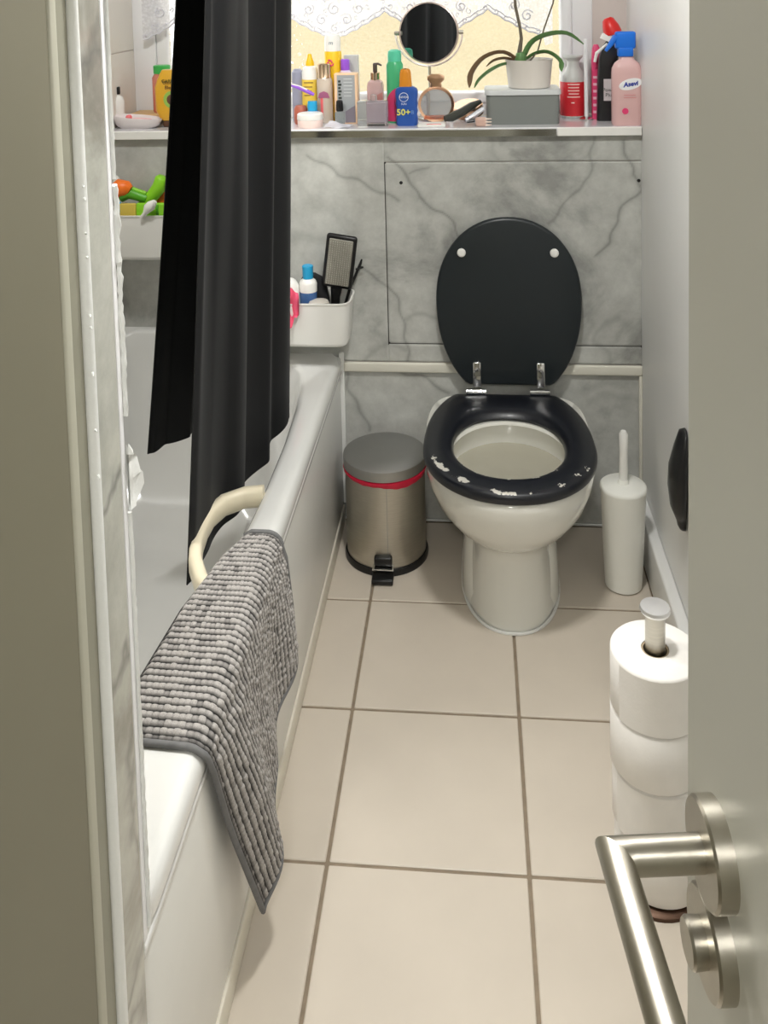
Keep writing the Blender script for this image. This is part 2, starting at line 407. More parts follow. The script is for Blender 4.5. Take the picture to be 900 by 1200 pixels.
# lamp bases on the ceilings; the one above the bath is added
for (x, y, r), lb in (((.26, -.78, .10), 'round flush lamp on the bathroom ceiling above the floor tiles'), ((-.42, -.45, .10), 'round lamp base added on the unseen ceiling above the bath'), ((.2, -2.75, .17), 'round flush lamp on the hall ceiling')):
    t = thing('ceiling_lamp', lb, 'lamp', (x, y, HZ))
    part(MB().lathe([(r, HZ), (r, HZ-.02), (r-.01, HZ-.024), (r-.01, HZ)], (x, y, 0), 32), 'base', white_p, t)

# window: frame, obscured pane, sill
ZS = 1.067
win = struct('window_1', MB().box(-.722, -.655, .555, .60, ZS, 1.86, .004).box(.535, .592, .555, .60, ZS, 1.86, .004).box(-.66, .54, .555, .60, ZS, ZS+.036, .004).box(-.66, .54, .555, .60, 1.80, 1.86, .004), upvc, smooth=40)
MB().box(-.655, -.620, .560, .598, ZS+.03, 1.81, .006).box(.503, .535, .545, .598, ZS+.03, 1.81, .006).box(-.63, .51, .548, .598, ZS+.036, ZS+.068, .006).box(-.63, .51, .55, .598, 1.76, 1.81, .006).build('sash', upvc, win)
MB().box(-.585, -.535, .548, .598, ZS+.066, 1.77, .006).build('mullion', upvc, win)
gm = bpy.data.materials.new('obscured glass'); gm.use_nodes = True; nt = gm.node_tree; N = nt.nodes; L = nt.links
N.remove(N['Principled BSDF']); out = N['Material Output']
g_ = N.new('ShaderNodeNewGeometry'); vo = N.new('ShaderNodeTexVoronoi'); vo.inputs['Scale'].default_value = 70; L.new(g_.outputs['Position'], vo.inputs['Vector'])
n_ = N.new('ShaderNodeTexNoise'); n_.inputs['Scale'].default_value = 45; L.new(g_.outputs['Position'], n_.inputs['Vector'])
mm = N.new('ShaderNodeMath'); mm.operation = 'ADD'; L.new(vo.outputs['Distance'], mm.inputs[0]); L.new(n_.outputs['Fac'], mm.inputs[1])
bp = N.new('ShaderNodeBump'); bp.inputs['Strength'].default_value = 1; bp.inputs['Distance'].default_value = .012; L.new(mm.outputs[0], bp.inputs['Height'])
rf = N.new('ShaderNodeBsdfRefraction'); rf.inputs['Roughness'].default_value = .22; rf.inputs['IOR'].default_value = 1.25; L.new(bp.outputs[0], rf.inputs['Normal'])
gl = N.new('ShaderNodeBsdfGlossy'); gl.inputs['Roughness'].default_value = .2; L.new(bp.outputs[0], gl.inputs['Normal'])
tp = N.new('ShaderNodeBsdfTransparent'); tp.inputs[0].default_value = (.97, .98, .95, 1)
m1 = N.new('ShaderNodeMixShader'); m1.inputs[0].default_value = .45; L.new(rf.outputs[0], m1.inputs[1]); L.new(tp.outputs[0], m1.inputs[2])
m2 = N.new('ShaderNodeMixShader'); m2.inputs[0].default_value = .06; L.new(m1.outputs[0], m2.inputs[1]); L.new(gl.outputs[0], m2.inputs[2]); L.new(m2.outputs[0], out.inputs[0])
for x0, x1 in ((-.62, -.585), (-.535, .503)):
    me = bpy.data.meshes.new('pane'); me.from_pydata([(x0, .575, ZS+.068), (x1, .575, ZS+.068), (x1, .575, 1.77), (x0, .575, 1.77)], [], [(0, 1, 2, 3)]); link('pane', me, gm, win)
sill = struct('trim_6', MB().box(-.722, RX, WY-.012, .557, 1.046, ZS, .002), sill_m)
MB().box(-.43, .470, WY-.0185, WY-.012, 1.045, ZS-.003, .001).build('edge_strip', edge_chrome, sill)
MB().box(.472, RX-.002, WY-.018, WY-.012, 1.045, ZS-.0005, .001).box(-.722, -.432, WY-.018, WY-.012, 1.045, ZS-.0005, .001).build('edge_strip', white_p, sill)
# joint lines between the cream tiles in the recess, left
for z0, z1 in ((ZS, 1.268), (1.271, 1.86)):
    MB().box(-.726, -.7195, WY+.002, .556, z0, z1, .001).build('tile', tile_wall, bpy.data.objects['wall_left'])
# neighbour's cream wall out of the window
nb = struct('exterior_wall', MB().box(-.9, 5, 2.6, 2.8, -.2, 2.3), mat('cream render', (192, 178, 144), .9, var=.12, scale=3))
struct('exterior_ground', MB().box(-6, 6, .62, 9, -.3, -.2), mat('pale paving', (176, 172, 164), .9, var=.1))

# ------------------------------------------------------------------ bathtub
tub = thing('bathtub', 'white acrylic bathtub along the left wall with a boarded side', 'bathtub', (-.43, -.43, 0))
def tub_loop(outer):                             # plan loops, going round from the near right corner
    pts = []
    if outer: R_ = [(SY+.004, -.120), (-.9, -.120), (-.5, -.120), (-.1, -.121), (.15, -.122), (WY-.004, -.122)]
    else: R_ = [(-1.02, -.232), (-.86, -.222), (-.70, -.208), (-.60, -.190), (-.53, -.168), (-.48, -.159), (-.38, -.154), (-.15, -.153), (.02, -.160), (.14, -.173), (.215, -.190)]
    return R_
n_side = 40
def resample(pts, n):
    d = [0]
    for a, b in zip(pts[:-1], pts[1:]): d.append(d[-1]+(b-a).length)
    o = []
    for i in range(n):
        t = d[-1]*i/(n-1); k = max(j for j in range(len(d)) if d[j] <= t+1e-9); k = min(k, len(pts)-2)
        u = (t-d[k])/max(1e-9, d[k+1]-d[k]); o.append(pts[k].lerp(pts[k+1], min(1, max(0, u))))
    return o
def ringtub(inset, z, far, zfar):
    r = [Vector((x-inset, y, z)) for y, x in tub_loop(False)]
    # bend towards the far end
    r += [Vector((-.215-inset*.8, .262-far, z+(zfar-z)*.05)), Vector((-.27-inset*.5, .298-far, z+(zfar-z)*.12)), Vector((-.36, .308-far, zfar)), Vector((-.45, .310-far, zfar)), Vector((-.66, .306-far, zfar)), Vector((-.715+inset*.7, .26-far, zfar-.02)), Vector((-.728+inset*.8, .12-far*.5, z+.01))]
    r += [Vector((-.728+inset*.8, -.3, z)), Vector((-.728+inset*.8, -.95+inset, z)), Vector((-.70+inset*.6, -1.06+inset, z)), Vector((-.60, -1.10+inset, z)), Vector((-.36, -1.10+inset, z)), Vector((-.265-inset*.6, -1.07+inset, z))]
    r.append(r[0].copy())
    return resample(r, 121)[:-1]
def ringout(x_r, z, zf, y_n=SY+.004, y_f=WY-.002, xl=LX+.002):
    # the same count of points round the outer border, matched by direction
    inner = ringtub(0, .46, 0, .525); c = Vector((-.44, -.38, 0)); o = []
    for p in inner:
        d = p-c; t = 9
        for a, lim, comp in ((d.x, x_r-c.x if d.x > 0 else xl-c.x, 0), (d.y, y_f-c.y if d.y > 0 else y_n-c.y, 1)):
            if abs(a) > 1e-6: t = min(t, lim/a)
        q = c+d*t; k = max(0, min(1, (q.y-.20)/.12))*max(0, min(1, (-.27-q.x)/.09)); o.append(Vector((q.x, q.y, z+(zf-z)*k)))
    return o
sh = MB()
rings = [ringout(-.1010, .428, .49), ringout(-.1005, .440, .505), ringout(-.1045, .452, .518), ringout(-.112, .4585, .526), ringout(-.122, .460, .528)]
rings += [ringtub(-.010, .4605, -.008, .529), ringtub(0, .4585, 0, .527), ringtub(.006, .452, .005, .52), ringtub(.016, .40, .016, .47), ringtub(.035, .30, .05, .36), ringtub(.055, .18, .10, .22), ringtub(.085, .115, .17, .13), ringtub(.13, .098, .26, .10)]
sh.loft(rings, False, True)
part(sh, 'shell', white_gloss, tub, 50)
part(MB().box(-.128, -.1045, SY, WY-.013, .05, .430, .004, M=Matrix.Shear('XY', 4, (0, 0)) if False else None), 'side_panel', mat('white side board', (226, 226, 222), .25, var=.015), tub)
part(MB().box(-.1085, -.1020, SY, WY-.013, .408, .420, .003), 'panel_bead', white_gloss, tub)
part(MB().box(-.130, -.1015, SY, WY-.013, 0, .048, .003), 'plinth', mat('cream plinth', (222, 217, 202), .35, var=.03), tub)
gp = [atz(309, 581, .453), atz(287, 583, .449), atz(262, 592, .445), atz(246, 606, .443), atz(236, 624, .442), atz(230, 642, .441), atz(229, 662, .440), atz(236, 684, .440), atz(250, 700, .440)]
ring = []
gm_ = MB(); rr = []
for i, p in enumerate(gp):
    t = (gp[min(i+1, len(gp)-1)]-gp[max(0, i-1)]).normalized(); w = Vector((0, 0, 1)); n_ = t.cross(w).normalized()
    h = .019; ww = .0115
    rr.append([p+n_*a*ww+w*b*h for a, b in ((1, .6), (.6, 1), (-.6, 1), (-1, .6), (-1, -.6), (-.6, -1), (.6, -1), (1, -.6))])
gm_.loft(rr)
part(gm_, 'grip', cream_p, tub, 60)

# ------------------------------------------------------------------ bath mat over the rim
mt = thing('bath_mat', 'grey ribbed chenille bath mat draped over the bath rim', 'bath mat', (-.12, -.7, .46))
def mat_point(t, w, off=0):
    s_in = float(np.interp(t, (0, .15, .43, .77, 1), (.058, .086, .113, .128, .134))); s_max = .205+.165*t
    s = -s_in+w*(s_in+s_max)
    yn = -.972+(.384*s if s > 0 else -.05*s)
    y = -.497+(yn+.497)*t
    fold = .010*math.sin(t*9+1.0)*min(1, max(0, s)/.15)+.006*math.sin(t*17)*min(1, max(0, s)/.2)
    R_ = .024; Lq = R_*PI/2
    zt = .4635+off
    if s < -R_*.7: x, z = -.1205+(s+R_*.7), zt-.25*max(0, -s-(s_in-.012))**.8; nx, nz = 0, 1
    elif s < -R_*.7+Lq:
        a = (s+R_*.7)/R_; x = -.1205+(R_+off)*math.sin(a); z = zt-R_-off+(R_+off)*math.cos(a); nx, nz = math.sin(a), math.cos(a)
    else:
        e = s+R_*.7-Lq; x = -.1205+R_+off+fold+(.03+.075*t)*e+.003; z = zt-R_-off-e; nx, nz = 1, 0
        k = min(1, e/.02); x = (-.1205+R_+off)*(1-k)+x*k
    return Vector((x, y, z)), Vector((nx, 0, nz))
NT, NW = 340, 360
vs = []; hh = []
for i in range(NT+1):
    t = i/NT
    for j in range(NW+1):
        w = j/NW
        p, n_ = mat_point(t, w)
        row = t*37; fr = row-math.floor(row)
        rid = math.floor(row)
        tu = w*52+.5*(rid % 2)+.18*math.sin(rid*3.1+w*20)
        ft = tu-math.floor(tu)
        hr = math.sqrt(max(0, 1-(2*fr-1)**2)); ht = .72+.28*math.sqrt(max(0, 1-(2*ft-1)**2))
        jit = .84+.40*mnoise.noise(Vector((rid*1.7, math.floor(tu)*.9, 3)))
        h = hr*ht*jit
        edge = min(1, min(t, 1-t)*40, min(w, 1-w)*40)
        h *= edge
        vs.append(tuple(p+n_*(h*.0075))); hh.append(h)
n1 = NW+1
fs = [(i*n1+j, i*n1+j+1, (i+1)*n1+j+1, (i+1)*n1+j) for i in range(NT) for j in range(NW)]
me = bpy.data.meshes.new('pile'); me.from_pydata([(v[0]+.12, v[1]+.7, v[2]-.46) for v in vs], [], fs); me.update()
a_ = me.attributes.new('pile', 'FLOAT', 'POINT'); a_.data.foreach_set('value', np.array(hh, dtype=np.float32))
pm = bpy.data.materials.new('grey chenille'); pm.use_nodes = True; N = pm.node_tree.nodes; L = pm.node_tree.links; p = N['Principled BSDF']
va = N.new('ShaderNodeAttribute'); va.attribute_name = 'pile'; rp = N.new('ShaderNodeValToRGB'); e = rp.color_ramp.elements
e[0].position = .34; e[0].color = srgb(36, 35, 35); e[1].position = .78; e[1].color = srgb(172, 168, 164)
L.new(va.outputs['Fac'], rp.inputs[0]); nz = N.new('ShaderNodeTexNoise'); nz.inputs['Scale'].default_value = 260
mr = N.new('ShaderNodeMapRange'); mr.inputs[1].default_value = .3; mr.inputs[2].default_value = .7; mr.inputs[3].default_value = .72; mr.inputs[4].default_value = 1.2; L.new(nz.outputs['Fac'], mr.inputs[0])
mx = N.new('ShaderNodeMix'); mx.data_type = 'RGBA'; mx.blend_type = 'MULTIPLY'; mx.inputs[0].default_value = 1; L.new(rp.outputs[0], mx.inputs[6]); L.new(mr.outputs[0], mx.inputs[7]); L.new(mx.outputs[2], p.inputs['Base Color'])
p.inputs['Roughness'].default_value = .95
o = link('pile', me, pm, mt, 180); o['kind'] = 'stuff'
bk = MB(); rows = []
for i in range(41):
    rows.append([mat_point(i/40, j/50, -.0012)[0] for j in range(51)])
bk.loft(rows, False, False, closed=False); part(bk, 'backing', charcoal, mt, 60)
pp = [mat_point(1, j/60, .002)[0] for j in range(61)]+[mat_point(1-i/40, 1, .001)[0] for i in range(1, 41)]+[mat_point(0, 1-j/60, .002)[0] for j in range(1, 61)]
part(MB().tube(pp, .0045, 8), 'piping', charcoal, mt, 60)

# ------------------------------------------------------------------ shower curtain
cu = thing('shower_curtain', 'long black shower curtain bunched up at the bath, hanging inside it', 'curtain', (-.25, -.2, 1.9))
def curtain_sheet(top, bot, ztop, zbot, nf, amp, name, ph=0, bulge=0, zt2=None):
    nu, nv = 160, 60; rows = []
    for j in range(nv+1):
        v = j/nv; row = []
        for i in range(nu+1):
            u = i/nu
            def pl(P):
                k = u*(len(P)-1); a = min(int(k), len(P)-2); q = k-a; return Vector((P[a][0]+(P[a+1][0]-P[a][0])*q, P[a][1]+(P[a+1][1]-P[a][1])*q, 0))
            A, B = pl(top), pl(bot); e = v**1.15
            p = A.lerp(B, e)
            d = (Vector((top[-1][0], top[-1][1], 0))-Vector((top[0][0], top[0][1], 0))).normalized(); n_ = Vector((d.y, -d.x, 0))
            f = math.sin(u*nf*2*PI+ph+.5*math.sin(v*3+u*4))*.65+.35*math.sin(u*nf*1.37*2*PI+ph*2+v*1.2)
            p += n_*f*amp*(1-.35*v)*min(1, u*10, (1-u)*10)+d*.3*amp*math.cos(u*nf*4*PI)
            zb = zbot[0]+(zbot[1]-zbot[0])*u
            p.z = ztop+(zb-ztop)*v
            row.append(p)
        rows.append(row)
    back = [[p+Vector((-.0022, .0012, 0)) for p in reversed(r)] for r in rows]
    mb = MB().loft([a+b for a, b in zip(rows, back)], True, True)
    return part(mb, name, curtain_m, cu, 60)
curtain_sheet([(-.195, -.415), (-.19, -.25), (-.175, -.05), (-.155, .14)], [(-.258, -.545), (-.235, -.35), (-.215, -.12), (-.196, .09)], 1.88, (.388, .40), 3.2, .021, 'front_drape', .6)
curtain_sheet([(-.245, -.39), (-.227, -.31), (-.208, -.23)], [(-.468, -.15), (-.425, -.09), (-.38, -.03)], 1.88, (.42, .42), 1.5, .014, 'rear_drape', 2.0)
rail = thing('shower_rail', 'white shower rail above the bath that carries the black curtain', 'rail', (-.22, -.4, 1.9))
part(MB().tube([(-.22, SY+.001, 1.905), (-.22, WY-.001, 1.905)], .011, 12), 'rod', white_p, rail)

# ------------------------------------------------------------------ toilet
TX = .330
wc = thing('toilet', 'white back-to-wall toilet with a chipped black seat and raised black lid', 'toilet', (TX, .1, 0))
def wcring(z, a, yf, yb=.331, yc=.10, ef=2.2, eb=4.5): return sellipse(TX, yc, a, yc-yf, yb-yc, z, 64, ef, eb)
pan = MB()
R_ = [wcring(0, .109, -.094), wcring(.012, .1085, -.094), wcring(.03, .103, -.086), wcring(.09, .097, -.074), wcring(.14, .0925, -.066), wcring(.168, .095, -.068), wcring(.183, .108, -.085), wcring(.20, .133, -.114), wcring(.225, .158, -.144), wcring(.26, .182, -.172), wcring(.30, .196, -.190), wcring(.335, .200, -.198), wcring(.350, .199, -.198), wcring(.356, .193, -.192)]
R_ += [sellipse(TX, .02, .138, .150, .155, .356, 64), sellipse(TX, .02, .134, .146, .151, .350, 64), sellipse(TX, .02, .142, .155, .160, .325, 64), sellipse(TX, .02, .142, .155, .168, .29, 64), sellipse(TX, .03, .10, .11, .11, .20, 64), sellipse(TX, .04, .06, .06, .06, .15, 64)]
pan.loft(R_, True, True); part(pan, 'pan', ceramic, wc, 50)
fl = MB().loft([wcring(0, .116, -.05, eb=6, ef=2.6), wcring(.006, .116, -.05, eb=6, ef=2.6), wcring(.08, .112, -.005, eb=6, ef=2.8), wcring(.15, .107, .02, eb=6, ef=2.8), wcring(.19, .104, .03, eb=6, ef=2.8)], True, True)
part(fl, 'skirt', ceramic, wc, 50)
sl_ = MB().tube([Vector((p.x*1.0, p.y, .003)) for p in wcring(0, .114, -.099)][30:]+[Vector((p.x, p.y, .003)) for p in wcring(0, .114, -.099)][:3], .0035, 6)
part(sl_, 'floor_seal', silicone, wc, 60)
for q in ((555, 634, -1), (645, 638, 1)):
    part(MB().lathe([(.0001, 0), (.006, 0), (.006, .003), (.0001, .003)], (TX+q[2]*.105, .045, .152), 12, M=Matrix.Rotation(q[2]*PI/2, 3, 'Y').to_4x4()), 'bolt_hole', black_p, wc)
wm = mat('bowl water', (176, 172, 156), .22, var=.02, coat=.3)
part(MB().loft([sellipse(TX, .02, .1415, .154, .166, .296, 64), sellipse(TX, .02, .1415, .154, .166, .298, 64)], True, True), 'water', wm, wc)
# seat ring with chipped lacquer
O_ = sellipse(TX-.001, .02, .198, .222, .335, 0, 96, 2.1, 2.2, ycut=.287); I_ = sellipse(TX-.002, .025, .127, .148, .152, 0, 96, 2.1, 2.2)
prof = [(.03, .357), (0, .361), (0, .370), (.025, .3765), (.09, .3800), (.22, .3812), (.62, .3812), (.82, .3795), (.94, .374), (1, .364), (.98, .358)]
sr_ = MB().loft([[Vector((o_.x+(i_.x-o_.x)*w, o_.y+(i_.y-o_.y)*w, z)) for o_, i_ in zip(O_, I_)] for w, z in prof], False, False, wrap=True)
so = part(sr_, 'seat', None, wc, 50)
wear = so.data.attributes.new('wear', 'FLOAT', 'POINT'); val = []
for v in so.data.vertices:
    X, Y, Z = v.co.x, v.co.y+.08, v.co.z
    rad = math.hypot(X/.196, min(Y, 9)/.222); fr = max(0, min(1, (.03-Y)/.14))
    outer = math.exp(-((rad-.955)/.035)**2); inner = math.exp(-((rad-.68)/.06)**2)*.85
    val.append(max(outer, inner)*fr)
wear.data.foreach_set('value', np.array(val, dtype=np.float32))
sm = bpy.data.materials.new('chipped black lacquer'); sm.use_nodes = True; N = sm.node_tree.nodes; L = sm.node_tree.links; p = N['Principled BSDF']
va = N.new('ShaderNodeAttribute'); va.attribute_name = 'wear'; tc = N.new('ShaderNodeTexCoord')
nz = N.new('ShaderNodeTexNoise'); nz.inputs['Scale'].default_value = 24; nz.inputs['Detail'].default_value = 5; nz.inputs['Roughness'].default_value = .65; L.new(tc.outputs['Object'], nz.inputs['Vector'])
nr = N.new('ShaderNodeMapRange'); nr.inputs[1].default_value = .36; nr.inputs[2].default_value = .64; L.new(nz.outputs['Fac'], nr.inputs[0])
mu = N.new('ShaderNodeMath'); mu.operation = 'MULTIPLY'; L.new(va.outputs['Fac'], mu.inputs[0]); L.new(nr.outputs[0], mu.inputs[1])
gt = N.new('ShaderNodeMath'); gt.operation = 'GREATER_THAN'; gt.inputs[1].default_value = .44; L.new(mu.outputs[0], gt.inputs[0])
mx = N.new('ShaderNodeMix'); mx.data_type = 'RGBA'; mx.inputs[6].default_value = srgb(17, 20, 28); mx.inputs[7].default_value = srgb(205, 202, 192); L.new(gt.outputs[0], mx.inputs[0]); L.new(mx.outputs[2], p.inputs['Base Color'])
p.inputs['Roughness'].default_value = .36; p.inputs['Coat Weight'].default_value = .1
so.data.materials.append(sm)
# lid, raised against the wall
def lid_ring(k, d):                              # k shrinks the outline, d is the depth through the lid
    out_ = []
    for q in sellipse(0, .225, .1865*k, .264*k, .213*k, 0, 80, 2.15, 2.1):
        v = max(q.y, .003+.186*(1-k)); out_.append((q.x, v, d))
    return out_
HY, HZ_ = .292, .398
lean = Matrix.Rotation(math.radians(-3.2), 4, 'X')
def lidp(q): return Matrix.Translation((TX+.012, HY, HZ_)) @ (lean @ Vector((q[0], -q[2], q[1])))
lid = MB().loft([[lidp(q) for q in lid_ring(k, d)] for k, d in ((.93, -.009), (.97, -.008), (1, -.003), (1, .004), (.985, .0085), (.96, .010))], True, True)
lo = part(lid, 'lid', black_s, wc, 50)
for u in (-.119, .118):
    part(MB().lathe([(.0001, .008), (.011, .008), (.011, .016), (.008, .019), (.0001, .020)], (0, 0, 0), 16, M=Matrix.Translation(lidp((u, .348, 0))) @ lean @ Matrix.Rotation(PI/2, 4, 'X')), 'bumper', white_p, lo, label='white rubber bumper')
for u in (-.084, .079):
    part(MB().box(-.0105, .0105, -.003, .003, -.005, .060, .0028, M=Matrix.Translation(lidp((u, .004, .0125))) @ lean), 'hinge_plate', chrome, lo, label='chrome hinge plate')
    cx_ = TX+.010+u
    part(MB().tube([(cx_-.026, HY-.014, .3865), (cx_+.024, HY-.014, .3865)], .0068, 12), 'hinge_barrel', chrome, wc, label='chrome hinge barrel')

# ------------------------------------------------------------------ pedal bin
BX, BY = .022, .193
bn = thing('pedal_bin', 'brushed steel pedal bin with a red liner between bath and toilet', 'bin', (BX, BY, 0))
part(MB().lathe([(.100, .010), (.1010, .04), (.1010, .223)], (BX, BY, 0), 64, False, False), 'body', steel, bn, 50)
part(MB().lathe([(.100, .0), (.105, .0), (.106, .008), (.1035, .016), (.1005, .017)], (BX, BY, 0), 64), 'base_ring', black_p, bn)
part(MB().lathe([(.1015, .236), (.105, .238), (.1055, .258), (.1045, .2625), (.098, .266), (.06, .2695), (.0001, .271)], (BX, BY, 0), 64, True, False), 'lid', lid_steel, bn, 40)
li = MB(); rg = []
for k in range(10):
    a = 2*PI*k/10
    rg.append([])
lr = []
for j in range(96):
    a = 2*PI*j/96; wv = .0012*math.sin(a*7)+.0008*math.sin(a*23+1); dz = -.007*max(0, math.cos(a+.9))**4
    c, s_ = math.cos(a), math.sin(a)
    lr.append([Vector((BX+c*r, BY+s_*r, z)) for r, z in ((.1005, .236), (.1060+wv*.4, .2345), (.1065+wv*.6, .231+dz*.4), (.1035+wv*.3, .2255+wv+dz), (.1012, .2265+wv+dz))])
li.loft(lr, False, False, wrap=True); part(li, 'liner', red_bag, bn, 60)
ph_ = part(MB().box(BX-.021, BX+.023, BY-.112, BY-.096, .030, .052, .004), 'pedal_housing', black_p, bn)
part(MB().box(BX-.025, BX+.027, BY-.121, BY-.098, .0245, .0285, .001), 'pedal_bar', chrome, ph_)
part(MB().box(BX-.025, BX+.027, BY-.142, BY-.104, .002, .014, .003), 'pedal', black_p, bn)
part(MB().box(BX+.012, BX+.0135, BY-.1025, BY-.0995, .06, .220), 'seam', lid_steel, bn)

# ------------------------------------------------------------------ toilet brush
QX, QY = .598, .092
br = thing('toilet_brush', 'white frosted toilet brush in a tall tapering holder in the right corner', 'toilet brush', (QX, QY, 0))
part(MB().lathe([(.038, 0), (.0435, .004), (.046, .06), (.0525, .232), (.0545, .240), (.0545, .246), (.050, .250), (.0135, .253), (.0115, .262), (.0001, .262)], (QX, QY, 0), 40), 'holder', frost, br, 50)
part(MB().tube([(QX, QY, .25), (QX+.001, QY, .33), (QX+.001, QY, .372), (QX+.001, QY, .380)], [.0105, .0098, .0105, .006], 14), 'handle', white_p, br)

# ------------------------------------------------------------------ toilet rolls on their stand
PX, PY = .531, -.647
st = thing('toilet_roll_stand', 'chrome floor stand spearing a column of toilet rolls beside the door', 'stand', (PX, PY, 0))
part(MB().lathe([(.0001, 0), (.075, 0), (.075, .006), (.070, .009), (.0001, .010)], (PX, PY, 0), 40), 'base', mat('bronze base', (84, 62, 48), .4, .6, var=.1), st)
part(MB().lathe([(.0155, .009), (.0155, .446), (.0165, .448)], (PX, PY, 0), 24), 'pole', steel, st)
part(MB().lathe([(.0155, .446), (.0225, .449), (.0240, .453), (.0225, .457), (.0001, .4585)], (PX, PY, 0), 28), 'cap', mat('brushed aluminium', (232, 232, 232), .45, 1), st)
names = ['topmost white toilet roll on the stand beside the door', 'second toilet roll from the top of the chrome stand', 'third toilet roll from the top of the chrome stand', 'bottom toilet roll on the stand, its loose end torn']
RH = .0935; z = .388
rolls = []
for i in range(4):
    dx, dy, r = ((0, 0, .0695), (.000, 0, .0698), (.003, .001, .0696), (.006, .002, .0694))[i]
    t = thing('toilet_roll', names[i], 'toilet roll', (PX+dx, PY+dy, z-RH), 'toilet rolls on the stand')
    c = (PX+dx, PY+dy, z-RH)
    part(MB().lathe([(.0215, .0), (r-.002, 0), (r, .003), (r, RH-.004), (r-.003, RH-.0008), (.0215, RH-.0008)], c, 56, False, False), 'paper', paper, t, 50)
    part(MB().lathe([(.0185, .001), (.0213, .001), (.0213, RH-.002), (.0185, RH-.002)], c, 28, False, False), 'core', mat('card core', (178, 160, 132), .9), t)
    sheet = []
    for j in range(24):
        a = math.radians((-150, 20, -160, -60)[i]+j*4); rr_ = r+.0004+.0008*(1-j/23)
        lo_ = -.000 if i < 3 else -.0
        jag = .012*abs(math.sin(j*1.3))+(.006 if i == 3 else 0)*math.sin(j*.6)
        zlo = .001 if i < 3 else .010+jag*.6
        sheet.append([Vector((c[0]+rr_*math.cos(a), c[1]+rr_*math.sin(a), c[2]+q)) for q in (zlo, RH*.5, RH-.004)])
    part(MB().loft(sheet, False, False, closed=False), 'loose_sheet', paper, t, 60)
    z -= RH+.0005

# ------------------------------------------------------------------ door, opened into the room
dr = thing('door_1', 'pale grey-green painted door standing open on the right with a steel lever', 'door', (.4524, -2.135, 0)); dr['kind'] = 'structure'
del dr['category']
ex, ey = .379, -1.543; ux, uy = .1222, -.9925; nx, ny = -.9925, -.1222
def dp(t, o, z): return Vector((ex+ux*t+nx*o, ey+uy*t+ny*o, z))
def dbox(t0, t1, o0, o1, z0, z1, b):
    M = Matrix(((ux, nx, 0, ex), (uy, ny, 0, ey), (0, 0, 1, 0), (0, 0, 0, 1)))
    return MB().box(t0, t1, o0, o1, z0, z1, b, M=M)
part(dbox(0, .60, -.038, 0, .008, 1.78, .0015), 'leaf', door_paint, dr)
Mn = Matrix(((ux, 0, nx, 0), (uy, 0, ny, 0), (0, 1, 0, 0), (0, 0, 0, 1)))      # lathe axis along the door's normal
def on_door(t, z): return Matrix.Translation(dp(t, 0, z)) @ Mn
hz, ht = .9725, .0515
han = part(MB().lathe([(.0001, 0), (.0252, 0), (.0252, .0095), (.0240, .0110), (.0001, .0110)], M=on_door(ht, hz), seg=48), 'handle_rose', steel_d, dr, label='satin steel rose of the lever')
lv = MB().tube([dp(ht, .011, hz), dp(ht, .046, hz), dp(ht, .048, hz)], .0089, 24)
part(lv, 'handle_neck', steel_d, han)
lv = MB(); r_ = .0089
def lring(center, ax, k): 
    a1 = Vector((0, 0, 1)); return [center+ax*(r_*math.cos(q))+a1*(r_*math.sin(q)) for q in [2*PI*i/24 for i in range(24)]]
nrm = Vector((nx, ny, 0)); und = Vector((ux, uy, 0))
rings = []
for s_ in ('miter', .02, .05, .09, .118, .121, .122):
    if s_ == 'miter':
        c = dp(ht, .0565, hz); rings.append([c+nrm*(r_*math.cos(q))+Vector((0, 0, 1))*(r_*math.sin(q))-und*(r_*math.cos(q)) for q in [2*PI*i/24 for i in range(24)]])
    else:
        k = 1 if s_ < .12 else (.93 if s_ < .1215 else .75)
        c = dp(ht+s_, .0565, hz); rings.append([c+nrm*(k*r_*math.cos(q))+Vector((0, 0, 1))*(k*r_*math.sin(q)) for q in [2*PI*i/24 for i in range(24)]])
lv.loft(rings)
nk = [dp(ht, .050, hz), ]
c0 = dp(ht, .0455, hz); cm = dp(ht, .0565, hz)
nr = [[c0+und*(-r_*math.cos(q))+Vector((0, 0, 1))*(r_*math.sin(q)) for q in [2*PI*i/24 for i in range(24)]], rings[0]]
lv.loft(nr, False, False)
part(lv, 'lever', steel_d, han, 40)
lock = part(MB().lathe([(.0001, 0), (.0252, 0), (.0252, .0085), (.0240, .0100), (.0001, .0100)], M=on_door(ht, hz-.0515), seg=48), 'lock_rose', steel_d, dr)
part(MB().lathe([(.0001, .010), (.0112, .010), (.0116, .017), (.0106, .0185), (.0001, .0185)], M=on_door(ht, hz-.0515), seg=32), 'thumb_turn', steel_d, lock)

# black rounded thing on the right wall
bl = thing('wall_holder', 'black rounded fitting on the right wall, mostly hidden behind the open door', 'holder', (.66, -.16, .4))
bb = MB(); rings = []
for z_, a, d in ((.300, .004, .003), (.304, .010, .007), (.312, .013, .009), (.322, .014, .010), (.332, .022, .012), (.352, .036, .016), (.39, .046, .018), (.43, .046, .017), (.47, .038, .012), (.505, .026, .007), (.515, .01, .002)):
    rings.append([Vector((RX-.001-d+d*math.cos(q), -.175+a*math.sin(q), z_)) for q in [2*PI*i/28 for i in range(28)]])
bb.loft(rings); part(bb, 'body', black_p, bl, 60)

